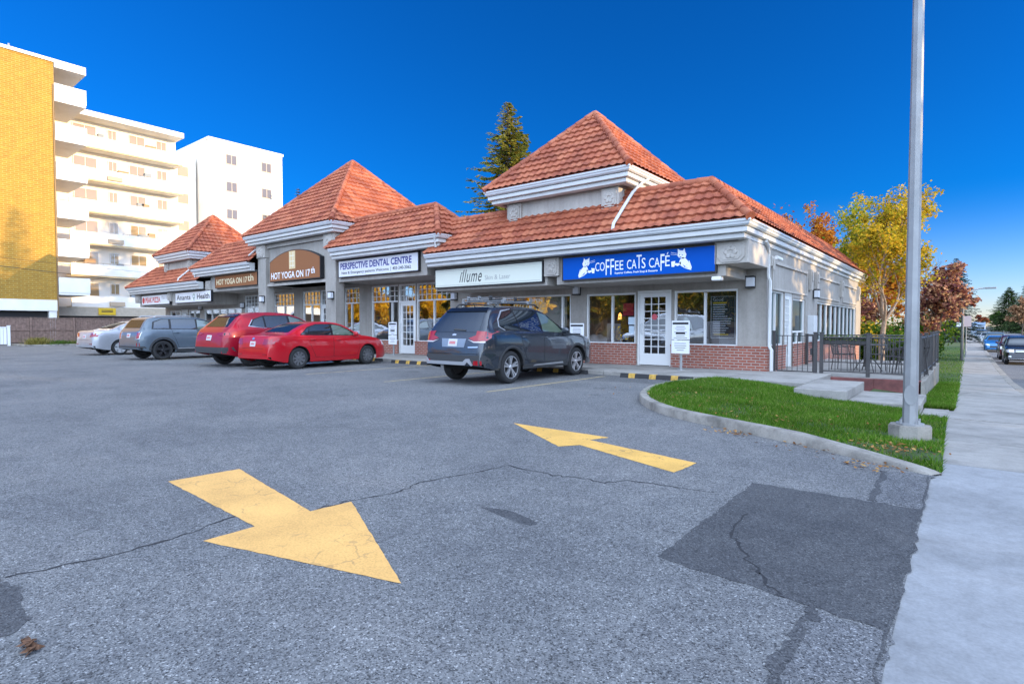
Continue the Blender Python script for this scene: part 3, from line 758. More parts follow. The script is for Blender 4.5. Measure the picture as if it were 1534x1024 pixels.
medallion(MX+9.45, MX+9.98, 13.95, 15.0, 2.76, 3.31); medallion(MX+4.1, MX+4.86, 13.93, YF-.004, 2.78, 3.32); medallion(MX+14.75, MX+15.3, 13.95, 15, 3.2, 3.75)
for x in (-11.78, -8.3, MX+8.3-.56, MX+11.22): medallion(x, x+.56, 14.42, 14.9, 4.62, 5.22)
for x in (-21.44, MX+20.62): medallion(x, x+.82, 13.86, 14.4, 4.55, 5.15)
# side wall relief: panels, medallions
m = MB()
for y0, y1 in ((16.3, 20.4), (22.3, 26.3), (27.2, 30.8)):
    m.box(XR+.002, XR+.05, y0, y1, 2.95, 3.02); m.box(XR+.002, XR+.035, y0, y1, 2.25, 2.31)
    m.box(XR+.002, XR+.03, y0-.06, y0, 2.25, 3.02); m.box(XR+.002, XR+.03, y1, y1+.06, 2.25, 3.02)
part('wall_moulding', m, STUC_L)
for y in (16.0, 20.8, 21.75, 26.7, 31.2):
    m = MB(); m.cbox(XR+.002, XR+.1, y-.14, y+.14, 2.45 if y > 16.5 else 2.85, 3.12, .01); m.cbox(XR+.1, XR+.13, y-.09, y+.09, 2.75, 3.05, .01); part('medallion', m, STUC_L)
m = MB(); m.cbox(XR+.002, XR+.2, 20.62, 21.15, .75, 1.62, .01); part('meter_box', m, GUT)
# downpipes
def pipe(pts, r=.045): 
    m = MB(); m.tube(pts, r, 6); part('downpipe', m, TRIM, smooth=True, sharp=40)
pipe([(-4.0, 15.2, 3.42), (-4.02, 15.45, 3.3), (-4.06, 15.66, 3.15), (-4.06, 15.66, 2.55), (-4.02, 15.68, 2.45), (-4.02, 15.68, .75), (-3.95, 15.62, .65), (-3.95, 15.62, .12)])
pipe([(-7.25, 15.3, 5.5), (-7.3, 15.0, 5.35), (-7.42, 14.65, 5.03), (-7.42, 13.55, 4.0), (-7.42, 13.5, 3.8)])
pipe([(-14.25, 13.5, 4.35), (-14.3, 13.6, 4.1), (-14.3, 13.62, 3.98)]); pipe([(MX+12.2, 14.7, 5.06), (MX+12.2, 13.55, 4.0), (MX+12.2, 13.5, 3.8)]); pipe([(MX+14.3, 13.55, 4.3), (MX+14.3, 13.6, 3.95)])
pipe([(-27.2, 14.6, 5.68), (-27.4, 13.6, 4.68)])
# ------------------------------------------------------------------ signs
def sign_box(name, x0, x1, z0, z1, face, label, yf=13.93, yb=14.05):
    e = empty(name, ((x0+x1)/2, yb, z0)); tag(e, label, 'sign', 'shop signs on the plaza front')
    m = MB(); m.box(x0, x1, yf+.006, yb-.002, z0, z1); m.box(x1-.001, x1+.02, yf, yb-.003, z0, z1); m.box(x0-.02, x0+.001, yf, yb-.003, z0, z1)
    m.box(x0-.02, x1+.02, yf, yb-.003, z1, z1+.02); m.box(x0-.02, x1+.02, yf, yb-.003, z0-.02, z0); part('sign_case', m, BLACKS, e)
    m = MB(); m.box(x0+.015, x1-.015, yf+.001, yf+.005, z0+.015, z1-.015); part('sign_face', m, face, e)
    return e, yf-.003
BLUE = P('sign_blue', (.001, .075, .40), .5, spec=.08); CREAM = P('sign_cream', (.62, .64, .55), .4); SWHITE = P('sign_white', (.66, .67, .70), .4)
BROWN = P('sign_brown', (.25, .105, .048), .55, spec=.15); TXW = P('text_white', (.8, .82, .85), .5); TXK = P('text_black', (.02, .02, .025), .5)
TXB = P('text_navy', (.04, .045, .22), .5); TXR = P('text_red', (.5, .03, .03), .5); TXG = P('text_gold', (.62, .47, .25), .45); TXGR = P('text_grey', (.33, .33, .32), .5)
e, Y = sign_box('cafe_sign', -9.29, -4.83, 2.61, 3.26, BLUE, 'long bright blue sign with white cats reading COFFEE CATS CAFÉ')
m = MB()
for s, x0, x1, z0, z1 in (('CO', -8.19, -7.89, 2.81, 3.05), ('FF', -7.86, -7.60, 2.69, 3.12), ('EE', -7.57, -7.32, 2.81, 3.06), ('CA', -7.21, -6.93, 2.81, 3.06), ('T', -6.93, -6.78, 2.81, 3.17), ('S', -6.78, -6.67, 2.81, 3.08), ('CA', -6.57, -6.27, 2.81, 3.06), ('F', -6.25, -6.14, 2.71, 3.14), ('É', -6.12, -6.00, 2.82, 3.17)):
    put_text(m, s, x0, x1, z0, z1, Y)
put_text(m, 'Superior Coffees, Fresh Soup & Desserts', -7.58, -6.33, 2.685, 2.755, Y, bold=.02)
part('lettering', m, TXW, e, fix=False)
def cat(x, s, zb):                        # crouching cat holding a cup; s=+1 faces right
    m = MB(); pt = lambda L: [(x+s*a*.54, zb+b2*.56) for a, b2 in L]
    def pl(L): 
        q = pt(L); m.add([(a, Y, b2) for a, b2 in q], [list(range(len(q)))])
    pl([(0, 0), (.06, .22), (.16, .42), (.3, .56), (.42, .6), (.55, .5), (.6, .36), (.5, .22), (.3, .1)])
    pl([(.28, .58), (.24, .72), (.3, .84), (.33, 1.0), (.42, .9), (.54, .92), (.66, 1.0), (.66, .82), (.68, .7), (.6, .6), (.48, .54), (.36, .54)])
    pl([(.5, .42), (.62, .34), (.78, .36), (.8, .28), (.66, .22), (.5, .3)]); pl([(.78, .46), (.98, .44), (.96, .2), (.82, .2)])
    for dz in (0, .06): pl([(.7, .74+dz), (1.0, .78+dz*1.4), (1.0, .765+dz*1.4), (.7, .725+dz)])
    pl([(.02, .02), (-.02, .12), (.1, .44), (.13, .43)])
    part('cat_emblem', m, TXW, e, fix=False)
    k = MB(); Y2 = Y-.002
    for L in ([(.16, .3), (.3, .2), (.42, .3), (.32, .17)], [(.4, .72), (.46, .74), (.44, .68)], [(.54, .73), (.6, .75), (.58, .69)], [(.44, .6), (.54, .64), (.6, .62), (.52, .58)], [(.1, .1), (.3, .16), (.46, .26), (.3, .13)]):
        q = pt(L); k.add([(a, Y2, b2) for a, b2 in q], [list(range(len(q)))])
    part('cat_lines', k, BLUE, e, fix=False)
cat(-8.74, 1, 2.65); cat(-5.43, -1, 2.68)
e, Y = sign_box('beauty_sign', -14.66, -10.03, 2.61, 3.23, CREAM, 'cream sign with handwritten black word illume and grey words Skin and Laser')
m = MB(); put_text(m, 'ıllume', -13.48, -12.46, 2.74, 3.16, Y, shear=.4, bold=0, spacing=1.12); m.add([(-13.40, Y, 3.03), (-13.35, Y, 3.03), (-13.33, Y, 3.08), (-13.38, Y, 3.08)], [(0, 1, 2, 3)]); part('lettering', m, TXK, e, fix=False)
m = MB(); put_text(m, 'Skin & Laser', -12.33, -11.26, 2.78, 2.93, Y); part('lettering', m, TXGR, e, fix=False)
m = MB(); m.box(-14.6, -10.09, Y, Y+.002, 3.165, 3.175); m.box(-14.6, -10.09, Y, Y+.002, 2.665, 2.675); part('sign_border', m, TXGR, e)
e, Y = sign_box('dental_sign', -20.44, -15.55, 3.28, 3.95, SWHITE, 'white sign with navy capitals reading PERSPECTIVE DENTAL CENTRE')
m = MB(); put_text(m, 'PERSPECTIVE DENTAL CENTRE', -20.31, -15.9, 3.58, 3.85, Y, bold=.03); part('lettering', m, TXB, e, fix=False)
m = MB(); put_text(m, 'New & Emergency patients Welcome', -20.23, -17.2, 3.36, 3.5, Y, bold=.012); part('lettering', m, TXK, e, fix=False); m = MB(); m.box(-17.1, -17.085, Y, Y+.002, 3.36, 3.52); part('divider', m, TXK, e); m = MB(); put_text(m, '403-240-2062', -16.98, -15.94, 3.39, 3.51, Y, bold=.015); part('lettering', m, TXK, e, fix=False)
# arched yoga sign
e = empty('arched_yoga_sign', (-23.82, 14.08, 3.33)); tag(e, 'brown arch topped sign reading HOT YOGA ON 17th on the middle tower', 'sign', 'shop signs on the plaza front')
def arch(x0, x1, z0, zs_, zt, n=20):
    cx = (x0+x1)/2; h = zt-zs_; w2 = (x1-x0)/2; r = (w2*w2+h*h)/(2*h); c0 = zt-r; p = [(x0, z0), (x1, z0)]
    t1 = math.asin(w2/r)
    return p+[(cx+r*math.sin(t1-2*t1*i/n), c0+r*math.cos(t1-2*t1*i/n)) for i in range(n+1)]
m = MB(); m.prism(arch(-25.94, -21.71, 3.33, 4.27, 4.72), 'y', 13.89, 14.08); part('sign_case', m, BLACKS, e)
m = MB(); m.prism(arch(-25.90, -21.75, 3.37, 4.25, 4.685), 'y', 13.883, 13.889); part('sign_face', m, BROWN, e)
Y = 13.879; m = MB(); put_text(m, 'HOT YOGA ON 17', -25.8, -22.5, 3.45, 3.76, Y, bold=.012); put_text(m, 'th', -22.42, -22.12, 3.56, 3.84, Y, bold=.012); part('lettering', m, TXW, e, fix=False)
m = MB(); m.box(-24.2, -23.68, Y-.001, Y+.003, 3.86, 4.66); part('emblem', m, TXG, e)
m = MB()
for x in (-24.1, -23.9, -23.78): m.box(x-.015, x+.015, Y-.004, Y-.001, 3.9, 4.62)
for z in (4.0, 4.2, 4.45): m.box(-24.15, -23.75, Y-.0045, Y-.0012, z-.02, z+.02)
part('emblem_lines', m, P('emblem_pale', (.72, .66, .52), .5), e)
e, Y = sign_box('yoga_sign', -31.8, -27.24, 3.3, 3.93, BROWN, 'brown rectangular sign with pale letters reading HOT YOGA ON 17th left of the middle tower')
m = MB(); put_text(m, 'HOT YOGA ON 17', -31.64, -28.25, 3.45, 3.75, Y, bold=.02); put_text(m, 'th', -28.2, -27.6, 3.5, 3.85, Y, bold=.012); part('lettering', m, P('text_cream', (.72, .64, .42), .5), e, fix=False)
e, Y = sign_box('health_sign', -37.1, -32.34, 2.62, 3.22, SWHITE, 'white sign with dark letters reading Ananta Health')
m = MB(); put_text(m, 'Ananta', -36.9, -34.95, 2.78, 3.08, Y, bold=.012); put_text(m, 'Health', -34.1, -32.5, 2.78, 3.08, Y, bold=.02); part('lettering', m, TXK, e, fix=False)
m = MB(); m.lathe([(.10, 0), (.15, 0)], 'y', (-34.5, Y, 2.95), 14); m.box(-34.53, -34.47, Y, Y+.002, 2.7, 2.88); part('emblem', m, P('text_green', (.1, .22, .14), .5), e)
e, Y = sign_box('pizza_sign', -42.5, -38.0, 2.61, 3.21, SWHITE, 'white sign with red letters reading PEAK PIZZA at the far end')
m = MB(); put_text(m, 'PEAK PIZZA', -41.85, -39.4, 2.74, 3.08, Y, bold=.025); part('lettering', m, TXR, e, fix=False)
m = MB(); m.lathe([(.0, 0), (.2, 0)], 'y', (-42.2, Y, 2.91), 16); part('emblem', m, TXR, e)
m = MB(); put_text(m, 'DELIVERY', -39.2, -38.1, 3.05, 3.12, Y); put_text(m, 'TAKE OUT', -39.2, -38.1, 2.93, 3.0, Y); part('lettering', m, TXK, e, fix=False)
# window lettering on the beauty shop
e = empty('window_lettering', (-11.5, 15.8, 1.8)); tag(e, 'gold handwriting and white word OPEN on the beauty shop window', 'lettering')
m = MB(); put_text(m, 'illume', -12.75, -11.25, 1.75, 2.25, YF+.083, shear=.45, bold=.01); part('script', m, TXG, e, fix=False)
m = MB(); put_text(m, 'OPEN', -11.95, -11.4, 2.10, 2.22, YF+.082, bold=.02); part('word', m, TXW, e, fix=False)
# wall lamps
def wall_lamp(T, label):
    e = empty('wall_lamp', T(0, 0, 0)); tag(e, label, 'lamp', 'box lamps on the plaza walls')
    def bx(m, a0, a1, d0, d1, z0, z1): 
        p, q = T(a0, d0, z0), T(a1, d1, z1); m.box(p[0], q[0], p[1], q[1], p[2], q[2])
    m = MB(); bx(m, -.1, .1, .002, .05, -.02, .30); bx(m, -.11, .11, .05, .2, .26, .30); bx(m, -.11, .11, .05, .2, -.02, .02); part('housing', m, BLACK, e)
    m = MB(); bx(m, -.095, .095, .052, .185, .022, .258); part('diffuser', m, P('lamp_glass', (.62, .64, .68), .3), e)
for x, z, y, lb in ((-4.5, 2.3, YF, 'black box lamp on the corner pier of the cafe'), (-9.9, 2.29, YF, 'black box lamp between the cafe and beauty shop windows'), (-15.44, 2.28, YF, 'black box lamp between the beauty and dental windows'), (-20.86, 2.42, 13.93, 'black box lamp on the right pillar of the middle tower'), (-26.6, 2.42, 13.93, 'black box lamp on the left pillar of the middle tower'), (MX+15.44, 2.3, YF, 'black box lamp beside the Ananta Health windows'), (MX+9.9, 2.28, YF, 'black box lamp beside the pizza shop windows')):
    wall_lamp(lambda a, d, zz, x=x, y=y, z=z: (x+a, y-d, z+zz), lb)
wall_lamp(lambda a, d, zz: (XR+d, 21.45+a, 2.22+zz), 'black box lamp on the side wall above the patio')
m = MB(); m.cbox(-4.95, -4.72, 13.98, 14.2, 2.40, 2.495, .02); m.tube([(-4.84, 14.1, 2.49), (-4.84, 14.1, 2.52)], .03)
tag(m.build('security_camera', WHITE), 'small white camera under the end of the cafe sign beam', 'camera')
m = MB(); m.tube([(XR+.0, 16.25, 3.1), (XR+.16, 16.25, 3.1)], .02); m.tube([(XR+.14, 16.1, 3.09), (XR+.18, 16.45, 3.06)], .05, 10)
tag(m.build('security_camera', WHITE), 'white bullet camera high on the side wall', 'camera')
# things in the cafe window
e = empty('menu_board', (-5.3, 15.9, 1.0)); tag(e, 'dark menu board with rows of writing in the right cafe window', 'menu board')
m = MB(); m.box(-5.63, -4.98, 15.93, 15.95, .95, 2.1); part('board', m, P('chalk_board', (.03, .035, .05), .6), e)
m = MB(); rr3 = random.Random(4)
put_text(m, 'Good', -5.58, -5.3, 1.97, 2.06, 15.927)
for k in range(13):
    z = 1.86-k*.065; m.box(-5.58, -5.58+rr3.uniform(.3, .55), 15.926, 15.928, z, z+.022)
for x in (-5.635, -4.985): m.box(x, x+.012, 15.924, 15.929, .95, 2.1)
for z in (.95, 2.09): m.box(-5.62, -4.99, 15.924, 15.929, z, z+.012)
part('writing', m, P('chalk', (.75, .8, .85), .8), e); m = MB(); m.box(-5.58, -5.2, 15.925, 15.928, 1.90, 1.94); m.box(-5.55, -5.15, 15.925, 15.928, 1.03, 1.06); part('underline', m, P('chalk_yellow', (.9, .65, .05), .8), e)
m = MB(); m.lathe([(0, 0), (.09, 0)], 'y', (-7.27, YF+.05, 1.55), 18); o = m.build('door_sticker', P('sticker_red', (.55, .08, .1), .5)); tag(o, 'round red sticker on the cafe door glass', 'sticker')
m = MB(); m.box(-8.12, -7.95, YF+.08, YF+.088, 1.05, 1.28); m.box(-8.14, -7.93, YF+.08, YF+.087, 1.32, 1.55)
tag(m.build('window_notice', P('notice_paper', (.5, .6, .68), .6)), 'pale blue paper notices taped inside the cafe window by the door', 'notice')
m = MB(); m.box(-8.40, -8.04, 15.98, 16.0, 1.6, 1.98); tag(m.build('wall_poster', P('poster_red', (.75, .04, .08), .6)), 'red hanging poster inside the cafe', 'poster')
e = empty('flower_bouquet', (-8.4, 16.08, .75)); tag(e, 'bunch of yellow flowers inside the left cafe window', 'flowers')
m = MB(); m.lathe([(.05, .75), (.09, .85), (.06, .98)], 'z', (-8.4, 16.08, 0), 12); part('vase', m, DKGREY, e)
vs = []; fs = []; rr3 = random.Random(9)
for k in range(420):
    h = rr3.random(); s = .03; p = V((-8.4+rr3.gauss(0, .15*(1.1-h*.8)), 16.08+rr3.gauss(0, .1), .82+h*.75)); u = V((rr3.gauss(0, 1), rr3.gauss(0, 1), rr3.gauss(0, 1))).normalized()*s; w2 = u.orthogonal().normalized()*s; q = len(vs)
    vs += [p-u, p+w2, p+u, p-w2]; fs.append((q, q+1, q+2, q+3))
part('blossom', MB().add(vs, fs), leaf_mat('yellow_blossom', [(0, (.75, .42, .01)), (1, (.95, .68, .03))]), e, fix=False)
e = empty('cafe_table', (-8.35, 16.25, .09)); tag(e, 'dark round table inside the left cafe window', 'table')
m = MB(); m.lathe([(0, .72), (.4, .72), (.41, .745), (0, .746)], 'z', (-8.35, 16.25, 0), 24); part('table_top', m, P('dark_wood', (.06, .03, .02), .5), e)
m = MB(); m.tube([(-8.35, 16.25, .1), (-8.35, 16.25, .72)], .03); m.lathe([(0, .09), (.24, .09), (.22, .12), (0, .13)], 'z', (-8.35, 16.25, 0), 20); part('leg', m, BLACK, e)
for x, y, lb in ((-9.15, 17.2, 'small orange pendant lamp lit inside the left cafe window'), (-7.9, 18.6, 'small orange pendant lamp lit deeper inside the cafe')):
    e = empty('pendant_lamp', (x, y, 1.5)); tag(e, lb, 'lamp'); m = MB(); m.tube([(x, y, 1.7), (x, y, 3.28)], .006, 5); part('cord', m, BLACK, e)
    m = MB(); m.lathe([(.01, 1.72), (.05, 1.66), (.07, 1.5), (.0, 1.5)], 'z', (x, y, 0), 12); part('lamp_shade', m, emit('pendant_glow', (1, .35, .08), 2.0), e)
# ------------------------------------------------------------------ apartment blocks on the left
ABRICK = brick_mat('tan_brick', (.42, .215, .02), (.35, .175, .016), (.44, .29, .07), .42, .14, .022, .3)
AWHITE = P('white_wall', (.84, .80, .72), .8, var=.05, vs=.6); APAN = P('balcony_panel', (.82, .79, .73), .6, var=.06, vs=1)
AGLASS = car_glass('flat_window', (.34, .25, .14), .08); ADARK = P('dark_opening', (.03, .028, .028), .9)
apt = empty('apartment_building', (-58, 4, 0))
tag(apt, 'tall apartment block with tan brick end wall and stacked white balconies', 'apartment building')
ap = lambda name, m, mat, par=apt, **k: part(name, m, mat, par, **k)
m = MB(); m.box(-62, -52.5, -3, 11.78, 3.15, 20.5); ap('brick_wall', m, ABRICK)
m = MB(); m.box(-62, -52.44, -3.02, 11.76, 2.35, 3.148); ap('base_band', m, APAN)
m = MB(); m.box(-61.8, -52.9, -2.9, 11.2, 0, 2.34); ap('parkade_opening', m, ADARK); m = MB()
for y in (11.4, 6.6, 1.6, -2.6): m.box(-53, -52.5, y-.2, y+.25, 0, 2.345)
ap('column', m, APAN)
m = MB(); m.box(-62.2, -52.38, -3.2, 11.8, 20.5, 20.72); m.box(-62.2, -52.38, 11.802, 13.72, 20.15, 20.72); ap('roof_slab', m, APAN)
m = MB(); m.tube([(-53, 9.4, 20.7), (-53, 9.4, 21.1)], .06); ap('roof_vent', m, GALV)
m = MB(); m.tube([(-52.45, 11.72, .1), (-52.45, 11.72, 18.9)], .045, 6); ap('downpipe', m, P('brown_pipe', (.22, .13, .05), .5))
for i in range(6):
    z = 17.95-2.83*i
    if i == 5: z = 3.78
    m = MB(); m.box(-57.5, -52.46, 11.79, 13.7, z-.22, z); m.box(-52.6, -52.42, 11.79, 13.72, z-.05, z+1.06); m.box(-57.0, -52.6, 13.58, 13.70, z, z+1.06)
    ap('balcony', m, APAN)
m = MB(); m.box(-70, -59, 11.8, 22.4, .2, 19.0); ap('wall', m, AWHITE)
m = MB(); m.box(-70, -57.3, 11.82, 22.5, 18.7, 19.15); ap('roof_slab', m, APAN)
for i in range(6):
    z = 16.25-2.68*i
    m = MB(); m.box(-58.99, -57.56, 13.75, 22.4, z-.1, z+.05); m.box(-57.64, -57.5, 13.75, 22.4, z-.02, z+.92); ap('balcony', m, APAN)
    m = MB(); m.box(-57.56, -57.47, 13.74, 22.42, z-.16, z-.021); ap('slab_edge', m, P('slab_edge', (.52, .40, .22), .8))
    for k, (y, w2) in enumerate(((14.4, 1.7), (16.9, .7), (18.5, 1.3), (20.7, .9))):
        zz = z+1.15 if y != 14.4 else z+.1
        m = MB(); m.box(-58.995, -58.93, y, y+w2, zz, z+2.1); w = ap('window', m, FRAME)
        m = MB(); m.box(-58.93, -58.92, y+.06, y+w2/2-.02, zz+.05, z+2.05); m.box(-58.93, -58.92, y+w2/2+.02, y+w2-.06, zz+.05, z+2.05); ap('pane', m, AGLASS, w)
    m = MB(); m.box(-57.5, -57.3, 16.4, 17.5, z+.1, z+.45); ap('planter_box', m, P('planter', (.45, .36, .26), .8)) if i in (3, 5, 1) else None
m = MB(); m.box(-70, -61.5, 22.41, 25.2, .2, 18.3); ap('link_wall', m, AWHITE)
for i in range(6):
    z = 2.6+2.7*i; m = MB(); m.box(-61.49, -61.42, 23.4, 24.5, z, z+1.1); w = ap('window', m, FRAME); m = MB(); m.box(-61.42, -61.41, 23.46, 24.44, z+.06, z+1.04); ap('pane', m, AGLASS, w)
for i, (y0, y1) in ((0, (14, 16)), (1, (19, 22.3)), (2, (14, 22.3)), (3, (17.5, 22.3)), (4, (14, 18))):
    z = 16.25-2.68*i; m = MB(); m.box(-57.6, -57.55, y0, y1, z+1.0, z+1.04)
    y = y0
    while y < y1: m.box(-57.59, -57.56, y, y+.03, z+.9, z+1.0); y += .5
    ap('rail', m, P('rail_grey', (.30, .27, .22), .6))
rw6 = random.Random(6)
for i in range(6):
    z = 16.25-2.68*i
    for k in range(2):
        y = rw6.uniform(14.2, 21); m = MB(); m.box(-58.4, -58.0, y, y+rw6.uniform(.4, .9), z+.05, z+rw6.uniform(1.05, 1.5)); ap('storage_box', m, P('balcony_clutter'+str(k), ((.35, .22, .12), (.25, .28, .3))[k], .8))
# low parkade with beige beam
pk = empty('parkade', (-57, 18, 0)); tag(pk, 'low beige parking structure with a small yellow sign behind the wooden fence', 'parkade')
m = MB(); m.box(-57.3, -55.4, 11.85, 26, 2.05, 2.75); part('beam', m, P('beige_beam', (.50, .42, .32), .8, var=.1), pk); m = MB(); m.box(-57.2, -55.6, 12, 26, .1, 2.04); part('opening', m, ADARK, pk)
m = MB(); m.box(-55.39, -55.3, 15.0, 16.2, 2.15, 2.7); part('sign_face', m, P('sign_yellow', (.75, .48, .02), .5), pk); m = MB(); m.box(-55.3, -55.29, 15.2, 16.0, 2.36, 2.42); m.box(-55.3, -55.29, 15.2, 16.0, 2.48, 2.54); part('sign_lines', m, TXK, pk)
# farther white tower
tw = empty('apartment_building', (-62, 30, 0)); tag(tw, 'plain white apartment tower farther back with small square windows', 'apartment building')
m = MB(); m.box(-75, -58.9, 25.4, 33.1, -.5, 19.7); part('wall', m, AWHITE, tw); m = MB(); m.box(-75.1, -58.8, 25.3, 33.2, 19.7, 19.95); part('roof_slab', m, APAN, tw)
for i in range(7):
    z = 17.6-2.75*i
    for y in (27.0, 30.7):
        m = MB(); m.box(-58.89, -58.84, y, y+1.15, z, z+1.05); w = part('window', m, P('tan_frame', (.45, .38, .30), .6), tw); m = MB(); m.box(-58.84, -58.83, y+.08, y+.55, z+.08, z+.97); m.box(-58.84, -58.83, y+.62, y+1.07, z+.08, z+.97); part('pane', m, car_glass('tower_window', (.15, .12, .09), .1), w)
m = MB(); m.box(-75, -59.5, 22.42, 25.38, 18.9, 19.3)
# wooden fence, vinyl fence, wires
fe = empty('wooden_fence', (-50, 10, 0)); tag(fe, 'long dark brown board fence behind the parked silver sedan', 'fence')
FW = P('fence_wood', (.19, .125, .10), .9, var=.35, vs=6); rf = random.Random(2)
m = MB(); y = 2.0
while y < 27:
    h = 1.78+rf.uniform(-.012, .012); m.box(-50.02+rf.uniform(0, .008), -50.0+rf.uniform(0, .008), y, y+.135, .12, h); y += .143
part('boards', m, FW, fe); m = MB(); m.box(-49.985, -49.95, 2, 27, .95, 1.05); part('rail', m, FW, fe); m = MB(); m.box(-50.05, -49.96, 2, 27, 1.80, 1.84); part('rail', m, FW, fe)
y = 2.4
while y < 27: m = MB(); m.box(-49.985, -49.89, y, y+.1, .05, 1.86); part('post', m, FW, fe); y += 2.4
ve = empty('vinyl_fence', (-47, 6, 0)); tag(ve, 'short white picket fence panel at the left edge', 'fence')
m = MB(); y = 3.0
while y < 7.95: m.box(-47.4, -47.37, y, y+.145, .1, 1.16); y += .16
part('boards', m, WHITE, ve); m = MB(); m.box(-47.45, -47.32, 7.98, 8.12, 0, 1.25); m.box(-47.47, -47.30, 7.96, 8.14, 1.25, 1.29); part('post', m, WHITE, ve); m = MB(); m.box(-47.42, -47.35, 3, 7.98, 1.161, 1.2); part('rail', m, WHITE, ve)
for z0, z1, lb in ((5.23, 4.9, 'lower black power line crossing in front of the brick apartment wall'), (5.8, 5.62, 'upper thin power line crossing in front of the apartment balconies')):
    m = MB(); pts = [(-50, y, z0+(z1-z0)*(y-8)/8+.002*(y-18)**2-.002*100) for y in range(-20, 50, 3)]; m.tube(pts, .018 if z0 < 5.5 else .01, 5); tag(m.build('power_line', BLACK), lb, 'power line')
# weeds strip
KERBB = MB(); KERBB.cbox(-50, -45.0, 8.3, 8.45, -.05, .1, .02); KERBB.cbox(-45.0, -44.85, 8.3, 13.1, -.05, .1, .02); struct(KERBB.build('kerb_stone', CONC_KERB))
m = MB(); m.add([(-50, 8.45, .07), (-45, 8.45, .07), (-45, 13.1, .09), (-50, 13.1, .09)], [(0, 1, 2, 3)]); struct(m.build('dirt_strip', P('dirt', (.20, .16, .12), .95, var=.3, vs=4)))
rw2 = random.Random(12)
def weed(x, y, k, h, r, label, stops):
    vs = []; fs = []
    for _ in range(k):
        px, py = x+rw2.gauss(0, r), y+rw2.gauss(0, r*.8); hh = h*rw2.uniform(.4, 1.1); lx, ly = rw2.gauss(0, .25)*h, rw2.gauss(0, .25)*h; a = rw2.uniform(0, 6.28); q = len(vs)
        c, s = math.cos(a)*.02, math.sin(a)*.02; vs += [(px-c, py-s, .06), (px+c, py+s, .06), (px+lx+c*.6, py+ly+s*.6, .06+hh*.7), (px+lx*1.5, py+ly*1.5, .06+hh)]; fs.append((q, q+1, q+2, q+3))
    tag(MB().add(vs, fs).build('weed', leaf_mat('weed_leaf'+str(x), stops), fix=False), label, 'plant', 'weeds by the fence')
weed(-46.0, 9.2, 700, .5, .3, 'tall yellowing clump of weeds by the white fence panel', [(0, (.10, .12, .03)), (.6, (.25, .22, .06)), (1, (.42, .34, .12))])
weed(-45.7, 10.2, 500, .3, .4, 'low green clump of weeds in the middle of the dirt strip', [(0, (.04, .10, .02)), (1, (.14, .2, .05))])
weed(-45.6, 11.4, 350, .35, .4, 'sparse low weeds nearest to the silver sedan', [(0, (.06, .10, .02)), (1, (.25, .24, .08))])
# ------------------------------------------------------------------ street furniture
lp = empty('street_lamp', (-.505, 8.0, 0)); tag(lp, 'tall galvanised lamp pole on a thick concrete base in the near lawn', 'street lamp')
m = MB()
oc = lambda r: [(-.505+r*math.cos(k*math.pi/4+.39)*(1.08), 8.0+r*math.sin(k*math.pi/4+.39)) for k in range(8)]
m.prism(oc(.205), 'z', -.3, .135); m.prism(oc(.194), 'z', .135, .15); 
part('base', m, CONC_KERB, lp)
m = MB(); n = 8
m.tube([(-.505, 8.0, .165), (-.505, 8.0, 9.6)], [.076, .036], 8); part('pole', m, GALV, lp)
m = MB(); m.prism([(-.505+.145*math.cos(k*math.pi/4+.39), 8.0+.145*math.sin(k*math.pi/4+.39)) for k in range(8)], 'z', .151, .17); 
for k in range(4):
    t = k*math.pi/2+.785; m.tube([(-.505+.118*math.cos(t), 8.0+.118*math.sin(t), .165), (-.505+.118*math.cos(t), 8.0+.118*math.sin(t), .215)], .014, 6)
part('base_plate', m, GALV, lp)
dv = V((.52, -8.0, 0)).normalized()
rot = Matrix.Rotation(math.atan2(dv.x, -dv.y), 4, 'Z')
el = lambda a, b2, n=24: [(a*math.cos(2*math.pi*k/n), b2*math.sin(2*math.pi*k/n)) for k in range(n)]
m = MB(); m.prism(el(.062, .115), 'y', -.012, .03); m.xf(Matrix.Translation(V((-.505, 8.0, .50))+dv*.070) @ rot); hh = part('hand_hole_cover', m, GALV, lp)
m = MB(); m.tube([(-.505, 8.0, 9.5), (-.3, 8.0, 10.0), (.4, 8.0, 10.3), (1.8, 8.0, 10.45)], .045, 8); part('arm', m, GALV, lp, smooth=True)
m = MB(); m.cbox(1.7, 2.4, 8.12, 8.42, 10.38, 10.5, .03); part('lamp_head', m, GALV, lp)
l2 = empty('street_lamp', (-.28, 46.05, -.95)); tag(l2, 'farther street lamp with a curved arm reaching over the road', 'street lamp')
m = MB(); m.tube([(-.28, 46.05, -1), (-.28, 46.05, 2.6), (-.2, 46.1, 3.1), (.1, 46.3, 3.45), (.5, 46.6, 3.62), (.9, 46.9, 3.66)], [.085, .065, .055, .05, .045, .04], 8); part('pole', m, GALV, l2, smooth=True)
m = MB(); m.cbox(.8, 1.35, 46.75, 47.0, 3.6, 3.7, .03); part('lamp_head', m, GALV, l2)
def post_sign(name, x, y, z, zt, w, h, face, label, back=None, lines=None, kind='sign', group=None, face_dir=-1, r=.03):
    e = empty(name, (x, y, z)); tag(e, label, kind, group)
    m = MB(); m.tube([(x, y, z-.1), (x, y, zt-.02)], r, 8); part('post', m, GALV, e)
    m = MB(); m.cbox(x-w/2, x+w/2, y-r-.02, y-r-.004, zt-h, zt, .004); part('panel', m, face, e)
    return e
SIGNW = P('notice_white', (.66, .67, .69), .5)
